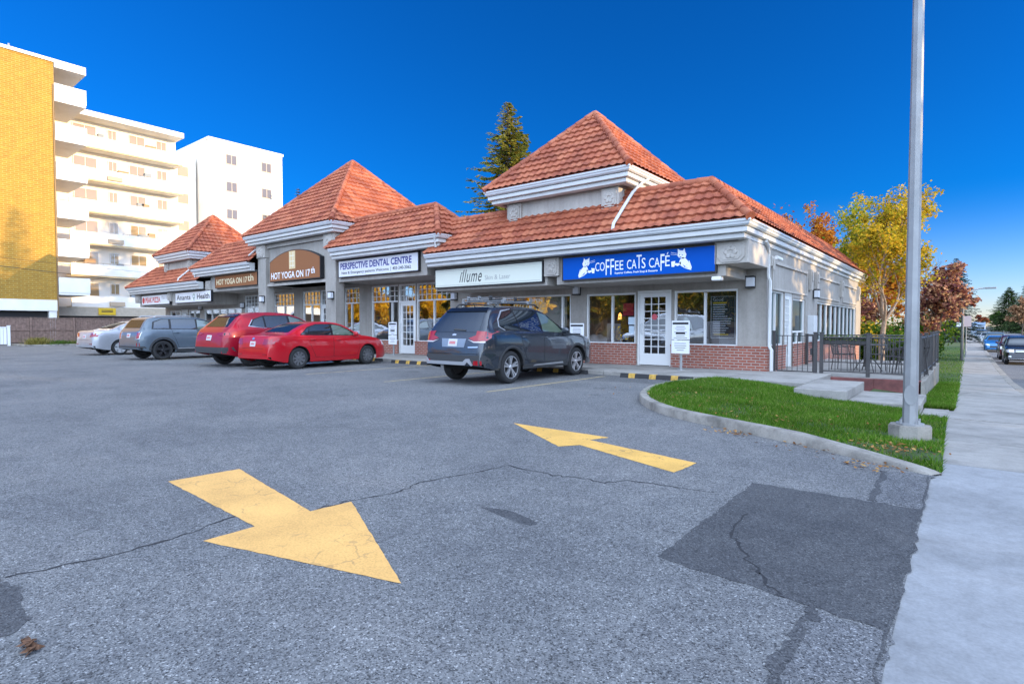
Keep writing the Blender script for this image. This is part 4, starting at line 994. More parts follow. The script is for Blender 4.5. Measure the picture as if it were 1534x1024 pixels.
for x, y, zt, lb in ((-6.0, 14.72, 1.42, 'white notice board on a steel post in front of the right cafe window'), (-9.28, 14.75, 1.36, 'white notice board on a post beside the grey car bonnet'), (-17.9, 14.72, 1.42, 'white notice board on a post left of the dental door'), (-22.2, 15.1, 1.42, 'white notice board on a post behind the red sedan bonnet')):
    e = post_sign('parking_notice', x, y, .1, zt, .5, .50, SIGNW, lb, group='parking notices on posts along the walkway', r=.035)
    m = MB(); m.cbox(x-.25, x+.25, y-.06, y-.042, zt-.88, zt-.52, .004); part('panel', m, SIGNW, e)
    m = MB(); rr4 = random.Random(int(x*10)); m.box(x-.22, x+.22, y-.058, y-.0555, zt-.10, zt-.04)
    for k in range(7): hw = rr4.uniform(.08, .2); zz = zt-.15-k*.05; m.box(x-hw, x+hw, y-.057, y-.0553, zz-.012, zz)
    m.box(x-.13, x+.13, y-.058, y-.0552, zt-.36, zt-.30)
    for k in range(4): hw = rr4.uniform(.08, .18); zz = zt-.6-k*.06; m.box(x-hw, x+hw, y-.063, y-.0603, zz-.012, zz)
    part('writing', m, TXK, e)
    m = MB(); m.lathe([(0, .1), (.11, .1), (.10, .115), (0, .116)], 'z', (x, y, 0), 14); part('foot', m, GALV, e)
post_sign('street_sign', -.1, 51.3, -.97, 1.95, .55, .75, P('sign_pink', (.55, .42, .40), .6), 'pinkish square sign on a pole just past the farther street lamp')
post_sign('street_sign', -.55, 76.5, -1, 1.6, .8, .45, SIGNW, 'small white sign on a thin post far along the sidewalk')
# wheel stops
RUB = P('rubber', (.022, .022, .025), .8, var=.2, vs=20); RUBY = P('stop_yellow', (.45, .27, .05), .7, var=.4, vs=12)
def wheel_stop(x, y, label, L=1.83):
    e = empty('wheel_stop', (x, y, 0)); tag(e, label, 'wheel stop', 'rubber wheel stops')
    pf = [(-.075, .0), (.075, .0), (.045, .105), (-.045, .105)]
    m = MB(); m.prism([(y+a, b2) for a, b2 in pf], 'x', x-L/2, x+L/2); part('body', m, RUB, e)
    for k in (-.6, -.05, .5):
        m = MB(); m.prism([(y+a*1.03, b2+.002) for a, b2 in pf[0:1]+[(.078, 0), (.048, .107), (-.048, .107)]], 'x', x+k-.085, x+k+.085); part('yellow_band', m, RUBY, e)
for x, y, lb in ((-5.85, 12.80, 'black and yellow wheel stop in the empty bay by the cafe door'), (-8.8, 13.0, 'black and yellow wheel stop under the grey car bonnet'), (-14.6, 12.7, 'black and yellow wheel stop between the red sedan and the grey car'), (-17.4, 13.0, 'black and yellow wheel stop at the front wheels of the red sedan')): wheel_stop(x, y, lb)
# patio railing
pr = empty('patio_railing', (-2.5, 15.98, .05)); tag(pr, 'dark iron railing with gate around the cafe patio', 'railing')
Yr = 15.98
for x, y, h in ((-3.98, Yr, 1.13), (-3.0, Yr, 1.10), (-2.86, Yr, 1.10), (-1.86, Yr, 1.08), (-.86, Yr, 1.08), (-.83, 18.0, 1.08), (-.80, 20.0, 1.08), (-.80, 22, 1.08), (-.80, 24, 1.08), (-2.4, 20.0, 1.02), (-4.0, 20.0, 1.0)):
    m = MB(); m.cbox(x-.04, x+.04, y-.04, y+.04, .03, h, .006); m.cbox(x-.05, x+.05, y-.05, y+.05, h, h+.03, .008); part('post', m, DKGREY, pr)
def run(a, b2, par=pr, z0=.16, z1=1.0, sp=.115):
    a, b2 = V(a), V(b2); d = b2-a; L = d.length; m = MB()
    m.tube([a+V((0, 0, z1)), b2+V((0, 0, z1))], .022, 6); part('rail', m, DKGREY, par); m = MB(); m.tube([a+V((0, 0, z0)), b2+V((0, 0, z0))], .018, 6); part('rail', m, DKGREY, par)
    m = MB(); k = int(L/sp)
    for i in range(1, k): p = a+d*(i/k); m.tube([p+V((0, 0, z0)), p+V((0, 0, z1))], .009, 5)
    part('bars', m, DKGREY, par)
run((-2.82, Yr, 0), (-1.90, Yr, 0)); run((-1.82, Yr, 0), (-.90, Yr, 0)); run((-.86, 16.02, 0), (-.83, 17.96, 0)); run((-.83, 18.04, 0), (-.8, 19.96, 0)); run((-.8, 20.04, 0), (-.8, 23.96, 0)); run((-.84, 20, 0), (-2.36, 20, 0)); run((-2.44, 20, 0), (-3.96, 20, 0))
gm = MB(); gm.tube([(-3.9, Yr, .12), (-3.9, Yr, 1.03), (-3.05, Yr, 1.03), (-3.05, Yr, .12), (-3.9, Yr, .12)], .02, 6); gt = part('gate', gm, DKGREY, pr)
gm = MB()
for i in range(1, 7): x = -3.9+.85*i/7; gm.tube([(x, Yr, .12), (x, Yr, 1.03)], .009, 5)
part('bars', gm, DKGREY, gt); gm = MB(); gm.cbox(-3.11, -3.06, Yr-.05, Yr+.03, .55, .72, .008); part('latch', gm, BLACK, gt)
# patio furniture
def patio_chair(x, y, rz, label):
    e = empty('patio_chair', (x, y, .05), rz); tag(e, label, 'chair', 'metal patio chairs')
    def pp(name, m): part(name, m, DKGREY, e, local=True)
    m = MB(); m.box(-.22, .22, -.22, .22, .43, .445)
    for k in range(6): m.box(-.2+k*.07, -.17+k*.07, -.215, .215, .445, .452)
    pp('seat', m)
    m = MB(); m.tube([(-.22, .22, .44), (-.23, .28, .70), (-.18, .31, .92), (0, .32, .97), (.18, .31, .92), (.23, .28, .70), (.22, .22, .44)], .013, 6)
    for k in range(7): a = -.17+k*.056; m.tube([(a, .22, .44), (a, .315, .93)], .006, 5)
    pp('backrest', m)
    for sx, sy in ((-1, -1), (1, -1), (-1, 1), (1, 1)): m = MB(); m.tube([(sx*.21, sy*.21, .43), (sx*.24, sy*.25, 0)], .012, 6); pp('leg', m)
    for sx in (-1, 1): m = MB(); m.tube([(sx*.22, -.2, .44), (sx*.25, -.18, .64), (sx*.25, .1, .66), (sx*.23, .28, .70)], .012, 6); pp('armrest', m)
def patio_table(x, y, label):
    e = empty('patio_table', (x, y, .05)); tag(e, label, 'table', 'metal patio tables')
    m = MB(); m.lathe([(0, .76), (.42, .76), (.44, .775), (.42, .79), (0, .79)], 'z', (x, y, 0), 24); part('table_top', m, DKGREY, e)
    for k in range(4):
        t = k*math.pi/2+.5; m = MB(); c, s = math.cos(t), math.sin(t); m.tube([(x+.05*c, y+.05*s, .76), (x+.06*c, y+.06*s, .45), (x+.22*c, y+.22*s, .28), (x+.36*c, y+.36*s, .06)], .014, 6); part('leg', m, DKGREY, e)
patio_table(-2.1, 18.0, 'round dark metal table in the middle of the patio'); patio_table(-1.4, 22.2, 'round dark metal table at the far end of the patio')
for x, y, rz, lb in ((-1.45, 17.7, -1.9, 'dark metal patio chair nearest the lamp pole'), (-1.15, 17.2, -2.5, 'dark metal chair stacked against the street side railing'), (-1.1, 17.55, -2.3, 'dark metal patio chair tucked behind the lamp pole'), (-2.7, 18.3, 1.4, 'dark metal patio chair on the building side of the table'), (-2.0, 18.75, .1, 'dark metal patio chair behind the table'), (-1.2, 19.0, -1.0, 'dark metal patio chair by the railing at the back of the patio'), (-1.9, 22.4, 1.2, 'dark metal chair at the far patio table')): patio_chair(x, y, rz, lb)
e = empty('planter_trough', (-2.1, 16.05, .95)); tag(e, 'hanging trough of greenery on the patio railing', 'planter')
m = MB(); m.cbox(-2.85, -1.9, 16.03, 16.2, .82, .98, .02); part('trough', m, DKGREY, e)
vs = []; fs = []; r5 = random.Random(3)
for k in range(900):
    p = V((r5.uniform(-2.85, -1.88), 16.1+r5.gauss(0, .05), .96+abs(r5.gauss(0, .045))-.03)); s = .025; u = V((r5.gauss(0, 1), r5.gauss(0, 1), r5.gauss(0, 1))).normalized()*s; w2 = u.orthogonal().normalized()*s; q = len(vs); vs += [p-u, p+w2, p+u, p-w2]; fs.append((q, q+1, q+2, q+3))
part('plants', MB().add(vs, fs), leaf_mat('trough_leaf', [(0, (.03, .07, .02)), (.7, (.10, .15, .04)), (1, (.3, .24, .14))]), e, fix=False)
# ------------------------------------------------------------------ cars
def pchip(pts):
    xs = [p[0] for p in pts]; ys = [p[1] for p in pts]; n = len(xs)
    h = [xs[i+1]-xs[i] for i in range(n-1)]; d = [(ys[i+1]-ys[i])/h[i] for i in range(n-1)]; m = [d[0]]+[0]*(n-2)+[d[-1]]
    for i in range(1, n-1):
        if d[i-1]*d[i] > 0: w1 = 2*h[i]+h[i-1]; w2 = h[i]+2*h[i-1]; m[i] = (w1+w2)/(w1/d[i-1]+w2/d[i])
    def f(x):
        if x <= xs[0]: return ys[0]
        if x >= xs[-1]: return ys[-1]
        i = 0
        while x > xs[i+1]: i += 1
        t = (x-xs[i])/h[i]
        return (2*t**3-3*t*t+1)*ys[i]+(t**3-2*t*t+t)*h[i]*m[i]+(-2*t**3+3*t*t)*ys[i+1]+(t**3-t*t)*h[i]*m[i+1]
    return f
def paint(name, col, metal=.35, rough=.32, coat=.7):
    if name in _m: return _m[name]
    m, n, out = nt(name)
    p = nd(n, 'ShaderNodeBsdfPrincipled', Roughness=rough, Metallic=metal); p.inputs['Coat Weight'].default_value = coat; p.inputs['Coat Roughness'].default_value = .04; p.inputs['Specular IOR Level'].default_value = .3
    c = ramp(n, noise(n, obco(n), 3, 3), [(.3, [x*.93 for x in col]), (.7, [x*1.05 for x in col])]); n.links.new(c, p.inputs['Base Color'])
    n.links.new(p.outputs[0], out.inputs[0]); _m[name] = m; return m
CG = car_glass('car_glass', (.012, .016, .02), .15); CGR = car_glass('car_glass_reflection', (.085, .115, .085), .2)  # second glass: pale green reflection on front side windows put into the colour
TYRE = P('tyre', (.018, .018, .019), .85, var=.2, vs=30, world=False); ALLOY = P('alloy', (.50, .51, .53), .3, .7); RIMK = P('black_rim', (.03, .03, .033), .35, .3); HUBC = P('hubcap', (.45, .46, .48), .4, .4)
CLAD = P('cladding', (.028, .029, .031), .65); TAIL = P('tail_lamp', (.27, .004, .010), .15, coat=.8); TAILC = P('lamp_clear', (.55, .48, .46), .1, coat=1); HEADL = P('head_lamp', (.62, .66, .7), .08, .2, coat=1); CHROME = P('chrome', (.62, .63, .65), .15, .9); PLATE = P('plate', (.5, .5, .51), .5); PLATER = P('plate_red', (.5, .10, .10), .5); SEAM = P('seam', (.006, .006, .007), .9); SILV = P('silver_trim', (.42, .43, .45), .35, .6); AMBER = P('amber', (.6, .2, .02), .2)
class Car:
    def __init__(s, name, label, sp, col):
        s.sp = sp; s.e = empty(name); s.paint = col
        tag(s.e, label, sp.get('cat', 'car'))
        L, W = sp['L'], sp['W']; s.L, s.W = L, W
        s.sr, s.sf, s.wr = sp['sr'], sp['sf'], sp['wr']; s.ra = sp.get('ra', s.wr+.055); s.mid = (s.sr+s.sf)/2
        s.top = pchip(sp['top']); s.belt = pchip(sp['belt']); s.sill = sp.get('sill', .24)
        base = pchip(sp.get('bot', [(0, s.sill+.12), (.25, s.sill+.06), (.6, s.sill), (L-.5, s.sill-.02), (L-.15, s.sill-.02), (L, s.sill+.06)]))
        def bot(x):
            z = base(x)
            for c in (s.sr, s.sf):
                if abs(x-c) < s.ra: z = max(z, s.wr+math.sqrt(s.ra**2-(x-c)**2))
            return z
        s.bot = bot
        cr, cf = sp.get('cr', .16), sp.get('cf', .22)
        def hw(x):
            w = W
            if x < .5: w *= 1-cr*(1-x/.5)**3
            if x > L-.75: w *= 1-cf*((x-L+.75)/.75)**2.6
            return w
        s.hw = hw
        s.tum = sp.get('tum', .42)
        s.build()
    def section(s, x):
        zb, zt = s.bot(x), s.top(x); w = s.hw(x); zs2 = min(s.belt(x), zt-.045); zs2 = max(zs2, zb+.01)
        hgt = max(zs2-s.sill, .05); pts = []
        fk = [(-.3, .93), (0, .955), (.16, .982), (.35, .993), (.55, 1.0), (.72, .996), (.86, .985), (1.0, .958)]
        def fw(z):
            t = (z-s.sill)/hgt
            for (a, b2), (c, d) in zip(fk, fk[1:]):
                if t <= c: return b2+(d-b2)*max(0, (t-a)/(c-a))
            return fk[-1][1]
        full = s.belt(x)-s.sill; 
        for i in range(13):
            z = zb+(zs2-zb)*i/12; pts.append((w*fw(z), z))
        crown = .05+.02*min(1, max(0, (zt-s.belt(x))/.4)); ze = max(zs2+.004, zt-crown*1.3)
        wb = w*.958
        for i in range(1, 7):
            t = i/6; z = zs2+(ze-zs2)*t; pts.append((wb-(z-zs2)*s.tum-.03*min(1, (z-zs2)/.05)*(1 if zt-zs2 > .2 else .3)+.02*math.sin(math.pi*t)*(1 if ze-zs2 > .2 else 0), z))
        we = pts[-1][0]; dz = zt-ze
        for k, q in ((.985, .42), (.94, .70), (.84, .85), (.62, .95), (.32, .99), (0, 1)): pts.append((we*k, ze+dz*q))
        return pts
    def build(s):
        L = s.L; st = {0, .008, .018, .03, .045, .062, .082, .105, .13, .16, .195, .235, .28, .33, L, L-.006, L-.014, L-.025, L-.04, L-.06, L-.085, L-.115, L-.15, L-.19, L-.24, L-.3}
        x = .38
        while x < L-.33: st.add(round(x, 4)); x += .05
        for c in (s.sr, s.sf):
            st = {v for v in st if abs(v-c) > s.ra+.02 or abs(v-c) < .001}
            for i in range(25): st.add(c-s.ra*math.cos(math.pi*i/24))
            st |= {c-s.ra-.004, c+s.ra+.004}
        st = sorted(st); m = MB(); rows = []
        for x in st:
            p = s.section(x); rows.append([(w, x-s.mid, z) for w, z in p]+[(-w, x-s.mid, z) for w, z in p[-2::-1]])
        n = len(rows[0]); m.add([q for r in rows for q in r], [(i*n+j, i*n+j+1, (i+1)*n+j+1, (i+1)*n+j) for i in range(len(rows)-1) for j in range(n-1)])
        m.f.append(list(range(n))); m.mi.append(0); m.f.append([(len(rows)-1)*n+j for j in range(n)]); m.mi.append(0)
        s.body = m.build('body', s.paint, s.e, smooth=True, sharp=38, local=True)
        b = bmesh.new(); b.from_mesh(s.body.data); s.bvh = BVHTree.FromBMesh(b); b.free()
        # floor pan and wheel wells
        m = MB(); m.box(-s.W+.24, s.W-.24, .5-s.mid, L-.5-s.mid, s.sill+.0, s.sill+.35); m.box(-s.W+.3, s.W-.3, .12-s.mid, .5-s.mid, s.sill+.13, s.sill+.35)
        for c in (s.sr, s.sf):
            for sx in (-1, 1):
                vs = []
                for i in range(17):
                    t = math.pi*i/16
                    for w in (s.W*.965, s.W-.34): vs.append((sx*w, c-s.mid-(s.ra-.002)*math.cos(t), s.wr+(s.ra-.002)*math.sin(t)))
                m.add(vs, [(2*i, 2*i+1, 2*i+3, 2*i+2) for i in range(16)]); m.add([vs[2*i+1] for i in range(17)], [list(range(17))])
        s.p('underbody', m, SEAM)
        for i, c in enumerate((s.sr, s.sf)):
            for sx in (-1, 1): s.wheel(sx, c)
    def p(s, name, m, mat, par=None, **k): return m.build(name, mat, par or s.e, local=True, **k)
    def wheel(s, sx, c):
        r = s.wr; wd = .215; x0 = s.W-.03; y = c-s.mid; rr = r*s.sp.get('rimr', .68)
        prof = [(rr, -wd), (r-.03, -wd+.0), (r-.008, -wd+.03), (r, -wd+.06), (r, -.055), (r-.008, -.025), (r-.035, -.002), (rr+.02, .0), (rr, -.012), (rr-.004, -.05)]
        m = MB(); m.lathe([(a, sx*(x0+h)) for a, h in prof], 'x', (0, y, r), 36); t = s.p('wheel', m, TYRE, smooth=True, sharp=45)
        m = MB(); m.lathe([(rr, sx*(x0-.012)), (rr-.018, sx*(x0-.010)), (rr-.028, sx*(x0-.05)), (rr-.03, sx*(x0-.15)), (0, sx*(x0-.15))], 'x', (0, y, r), 32)
        style = s.sp.get('rim', 'alloy'); mat = {'alloy': ALLOY, 'black': RIMK, 'hub': HUBC, 'grey': P('steel_rim', (.10, .10, .105), .5, .2)}[style]
        rim = s.p('rim', m, ALLOY if style == 'alloy2' else mat if style != 'alloy' else P('rim_dark', (.05, .05, .055), .4, .4), t, smooth=True, sharp=40)
        m = MB(); k = s.sp.get('spokes', 5)
        for i in range(k):
            a0 = 2*math.pi*i/k+.3
            for sg in ((-1, 1) if s.sp.get('twin') else (0,)):
                w0, w1 = (.030, .040) if not s.sp.get('twin') else (.016, .020)
                if style == 'hub': w0, w1 = .035, .075
                a = a0+sg*.16; ci, si = math.cos(a0+sg*.05), math.sin(a0+sg*.05); c2, s2 = math.cos(a), math.sin(a)
                def q(rad, ww, ca, sa, d): return (sx*(x0-d), y+rad*ca-ww*sa, r+rad*sa+ww*ca)
                vs = [q(.03, -w0, ci, si, .018), q(.03, w0, ci, si, .018), q(rr-.012, w1, c2, s2, .010), q(rr-.012, -w1, c2, s2, .010), q(.03, -w0, ci, si, .07), q(.03, w0, ci, si, .07), q(rr-.012, w1, c2, s2, .05), q(rr-.012, -w1, c2, s2, .05)]
                m.add(vs, [(0, 1, 2, 3), (4, 7, 6, 5), (0, 4, 5, 1), (1, 5, 6, 2), (2, 6, 7, 3), (3, 7, 4, 0)])
        m.lathe([(.0, sx*(x0-.006)), (.04, sx*(x0-.008)), (.055, sx*(x0-.02)), (.06, sx*(x0-.06))], 'x', (0, y, r), 16)
        m.lathe([(rr-.002, sx*(x0-.004)), (rr-.016, sx*(x0-.003)), (rr-.02, sx*(x0-.02))], 'x', (0, y, r), 32)
        s.p('spokes', m, mat, t)
    def decal(s, name, poly, d, mat, off=.005, par=None, grid=.06, thick=.012, label=None, smooth=True):
        # project a 2-D outline onto the body from direction d: 'R','L' (side; coords s,z), 'B' rear, 'F' front (coords x,z), 'T' top (x,s)
        b = bmesh.new(); b.faces.new([b.verts.new((p[0], p[1], 0)) for p in poly]); 
        for ax in (0, 1):
            lo = min(p[ax] for p in poly); hi = max(p[ax] for p in poly); k = max(1, int((hi-lo)/grid))
            for i in range(1, k):
                v = lo+(hi-lo)*i/k; bmesh.ops.bisect_plane(b, geom=b.verts[:]+b.edges[:]+b.faces[:], plane_co=(v if ax == 0 else 0, v if ax == 1 else 0, 0), plane_no=(1-ax, ax, 0))
        rim = set()
        for ed in b.edges:
            if len(ed.link_faces) == 1: rim |= set(ed.verts)
        bad = []; inner = {}
        for v in b.verts:
            a, z = v.co.x, v.co.y
            if d in 'RL': o = V(((3 if d == 'R' else -3), a-s.mid, z)); dr = V((-1 if d == 'R' else 1, 0, 0))
            elif d == 'B': o = V((a, -9, z)); dr = V((0, 1, 0))
            elif d == 'F': o = V((a, 9, z)); dr = V((0, -1, 0))
            else: o = V((a, z-s.mid, 5)); dr = V((0, 0, -1))
            h, nr, _, _ = s.bvh.ray_cast(o, dr)
            if h is None: bad.append(v); continue
            if nr.dot(dr) > 0: nr = -nr
            nn = (nr-dr*.6).normalized()
            v.co = h+nn*off; inner[v] = h-nn*thick
        bmesh.ops.delete(b, geom=bad, context='VERTS')
        es = [ed for ed in b.edges if len(ed.link_faces) == 1]; nv = {}
        for ed in es:
            for v in ed.verts:
                if v not in nv: nv[v] = b.verts.new(inner[v])
        for ed in es:
            v1, v2 = ed.verts
            try: b.faces.new((v1, v2, nv[v2], nv[v1]))
            except ValueError: pass
        m = MB(); m.frombm(b); o = s.p(name, m, mat, par, smooth=smooth, sharp=30)
        if label: o['label'] = label
        return o
    def both(s, *a, **k):
        for d in 'RL': s.decal(a[0], a[1], d, *a[2:], **k)
    def arch_trim(s, w=.055, mat=CLAD):
        for d in (1, -1):
            for c in (s.sr, s.sf):
                m = MB(); vs = []
                for i in range(21):
                    t = math.pi*i/20
                    for r in (s.ra-.004, s.ra+w*.5, s.ra+w):
                        a, z = c-r*math.cos(t), s.wr+r*math.sin(t); z = max(z, s.sill+.02)
                        h, nr, _, _ = s.bvh.ray_cast(V((3*d, a-s.mid, z)), V((-d, 0, 0))); x = abs(h.x) if h is not None and abs(h.x) > s.W*.8 else s.W*.97
                        vs.append((d*(x+(.016 if r < s.ra+w else .002)), a-s.mid, z))
                m.add(vs, [(3*i+j, 3*i+j+1, 3*i+4+j, 3*i+3+j) for i in range(20) for j in (0, 1)]); s.p('wheel_arch', m, mat, smooth=True)
    def door(s, poly, hs, hz, win=None, gap=.008):
        cx = sum(p[0] for p in poly)/len(poly); cz = sum(p[1] for p in poly)/len(poly)
        big = [(p[0]+(gap if p[0] > cx else -gap), p[1]+(gap if p[1] > cz else -gap)) for p in poly]
        for d in 'RL':
            s.decal('door_gap', big, d, SEAM, off=.0012)
            o = s.decal('door', poly, d, s.paint, off=.003)
            h, _, _, _ = s.bvh.ray_cast(V((3 if d == 'R' else -3, hs-s.mid, hz)), V((-1 if d == 'R' else 1, 0, 0)))
            if h:
                sg = 1 if d == 'R' else -1; m = MB(); m.tube([(h.x+sg*.0, hs-.10-s.mid, hz), (h.x+sg*.03, hs-.08-s.mid, hz+.005), (h.x+sg*.032, hs+.06-s.mid, hz+.008), (h.x, hs+.10-s.mid, hz+.006)], .013, 6); s.p('handle', m, s.sp.get('handle', s.paint), o, smooth=True)
    def mirror(s, st, z, mat=None):
        for sg in (1, -1):
            h, _, _, _ = s.bvh.ray_cast(V((3*sg, st-s.mid, z)), V((-sg, 0, 0)))
            x = h.x if h else sg*s.W*.9
            b = bmesh.new(); bmesh.ops.create_uvsphere(b, u_segments=12, v_segments=8, radius=1)
            for v in b.verts: v.co = V((x+sg*.13+v.co.x*.105, st-s.mid-.02+v.co.y*(.07 if v.co.y > 0 else .04), z+.06+v.co.z*.075))
            m = MB(); m.frombm(b); m.tube([(x, st-s.mid+.02, z), (x+sg*.1, st-s.mid, z+.03)], .025, 6); o = s.p('side_mirror', m, mat or s.paint, smooth=True, sharp=50)
    def plate(s, z, y0=0, d='B', w=.26, h=.15):
        s.decal('number_plate', [(-w/2+y0, z), (w/2+y0, z), (w/2+y0, z+h), (-w/2+y0, z+h)], d, PLATE, off=.012, smooth=False)
        for i in range(5): a = -w/2+.04+i*(w-.08)/5+y0; s.decal('plate_mark', [(a, z+.045), (a+.026, z+.045), (a+.026, z+.105), (a, z+.105)], d, PLATER, off=.014, thick=.002)
    def place(s, x, y, rz, sc=1.0, z=0):
        s.e.location = (x, y, z); s.e.rotation_euler = (0, 0, rz); s.e.scale = (sc, sc, sc); return s
def mir_poly(p): return [(-a, b2) for a, b2 in p][::-1]
SUV = dict(L=4.62, W=.905, sr=.96, sf=3.63, wr=.355, sill=.30, rim='alloy', spokes=5, twin=True, rimr=.70, cat='car',
  top=[(0, .52), (.015, .66), (.04, .84), (.075, .99), (.12, 1.08), (.2, 1.20), (.40, 1.48), (.50, 1.595), (.60, 1.645), (.9, 1.685), (1.4, 1.70), (1.95, 1.69), (2.33, 1.635), (2.62, 1.51), (3.02, 1.28), (3.32, 1.12), (3.55, 1.06), (4.05, 1.0), (4.4, .92), (4.54, .80), (4.60, .62), (4.62, .48)],
  belt=[(0, 1.12), (.6, 1.12), (2.2, 1.07), (3.5, 1.03), (4.62, .95)])
# 1 grey crossover with roof rack
GREY = paint('graphite_paint', (.034, .043, .057), .5, .24, 1.0)
c = Car('parked_car', 'dark graphite crossover with a ski rack parked nearest the cafe', SUV, GREY)
c.arch_trim(.06)
c.both('sill_cladding', [(1.42, .30), (3.17, .30), (3.17, .40), (1.42, .40)], CLAD); c.both('sill_strip', [(1.75, .345), (3.0, .345), (2.95, .39), (1.82, .375)], SILV, .012)
c.both('window_surround', [(.60, 1.24), (.78, 1.16), (3.2, 1.07), (2.85, 1.33), (2.54, 1.53), (2.25, 1.60), (1.2, 1.62), (.86, 1.57), (.64, 1.38)], P('gloss_black', (.008, .008, .009), .15), .003)
c.both('side_window', [(2.20, 1.115), (3.08, 1.085), (2.79, 1.32), (2.5, 1.51), (2.23, 1.575)], CGR, .007); c.both('side_window', [(1.36, 1.14), (2.12, 1.117), (2.15, 1.582), (1.28, 1.59)], CG, .007); c.both('side_window', [(.66, 1.25), (.8, 1.185), (1.32, 1.145), (1.23, 1.588), (.9, 1.55), (.69, 1.38)], CG, .007)
c.both('window_trim', [(.595, 1.235), (.78, 1.145), (.78, 1.165), (.63, 1.24), (.66, 1.38), (.87, 1.56), (1.2, 1.612), (1.2, 1.626), (.85, 1.585), (.63, 1.39)], SILV, .006)
c.door([(2.18, .42), (3.12, .42), (3.2, .7), (3.17, 1.07), (2.18, 1.10)], 2.34, .98); c.door([(1.45, .62), (1.56, .42), (2.16, .42), (2.16, 1.10), (1.27, 1.13), (1.33, .86)], 1.42, 1.0)
c.decal('rear_window', [(-.66, 1.12), (.66, 1.12), (.57, 1.55), (-.57, 1.55)], 'B', CG, .006); c.decal('spoiler', [(-.6, 1.555), (.6, 1.555), (.55, 1.63), (-.55, 1.63)], 'B', P('gloss_black', (.008, .008, .009), .15), .03)
c.decal('windshield', [(-.70, 1.14), (.70, 1.14), (.56, 1.58), (-.56, 1.58)], 'F', CG, .006)
for f in (lambda p: p, mir_poly):
    c.decal('tail_lamp', f([(.44, .99), (.60, .93), (.85, .94), (.88, 1.0), (.86, 1.13), (.60, 1.14), (.62, 1.05)]), 'B', TAIL, .012); c.decal('tail_lamp_clear', f([(.42, .965), (.60, .90), (.84, .90), (.84, .935), (.6, .925)]), 'B', TAILC, .011)
    c.decal('reflector', f([(.62, .44), (.80, .44), (.80, .53), (.64, .53)]), 'B', TAIL, .012); c.decal('head_lamp', f([(.45, .74), (.82, .80), (.80, .92), (.5, .86)]), 'F', HEADL, .01)
c.decal('garnish', [(-.3, .80), (.34, .80), (.37, .98), (-.34, .98)], 'B', paint('garnish', (.20, .23, .27), .4, .3), .008); c.plate(.82, 0); c.decal('emblem', [(-.05, 1.04), (.05, 1.04), (.06, 1.07), (.0, 1.085), (-.06, 1.07)], 'B', CHROME, .012)
c.decal('badge', [(.45, .79), (.72, .80), (.72, .825), (.45, .815)], 'B', CHROME, .01); c.decal('wiper', [(-.08, 1.155), (.28, 1.14), (.28, 1.16), (-.05, 1.19)], 'B', CLAD, .02)
c.decal('bumper_cladding', [(-.88, .40), (.88, .40), (.88, .56), (.84, .64), (-.84, .64), (-.88, .56)], 'B', CLAD, .008); c.decal('bumper_trim', [(-.78, .50), (-.72, .43), (.40, .43), (.46, .50), (.58, .42), (.62, .44), (.52, .57), (.42, .56), (.34, .50), (-.66, .50), (-.74, .57)], 'B', SILV, .02); c.decal('tailgate_gap', [(-.74, .66), (.74, .66), (.74, .672), (-.74, .672)], 'B', SEAM, .004)
c.decal('grille', [(-.42, .62), (.42, .62), (.45, .84), (-.45, .84)], 'F', CLAD, .008)
c.mirror(2.96, 1.08)
for sx in (-1, 1):
    m = MB(); m.tube([(sx*.56, .75-c.mid, 1.67), (sx*.575, .85-c.mid, 1.735), (sx*.59, 1.5-c.mid, 1.755), (sx*.585, 2.2-c.mid, 1.74), (sx*.56, 2.38-c.mid, 1.67)], .02, 6); c.p('roof_rail', m, CLAD, smooth=True)
for st in (1.05, 1.95):
    m = MB(); m.tube([(-.64, st-c.mid, 1.80), (.64, st-c.mid, 1.80)], .022, 8); 
    for sx in (-1, 1): m.cbox(sx*.59-.04, sx*.59+.04, st-.06-c.mid, st+.06-c.mid, 1.74, 1.82, .01)
    cb = c.p('crossbar', m, P('rack_metal', (.22, .225, .23), .5, .5))
    for x0 in (-.45, -.12, .22):
        m = MB(); m.cbox(x0-.02, x0+.30, st-.035-c.mid, st+.035-c.mid, 1.825, 1.85, .008); m.cbox(x0, x0+.28, st-.03-c.mid, st+.03-c.mid, 1.872, 1.895, .008); m.cbox(x0-.03, x0+.01, st-.04-c.mid, st+.04-c.mid, 1.82, 1.925, .008); c.p('ski_clamp', m, P('rack_metal', (.22, .225, .23), .5, .5) if x0 < 0 else CLAD, cb)
m = MB(); m.tube([(0, .75-c.mid, 1.67), (0, .70-c.mid, 1.74)], .012, 5); c.p('aerial', m, CLAD)
c.place(-8.83, 11.2, R(.6), 1.03)
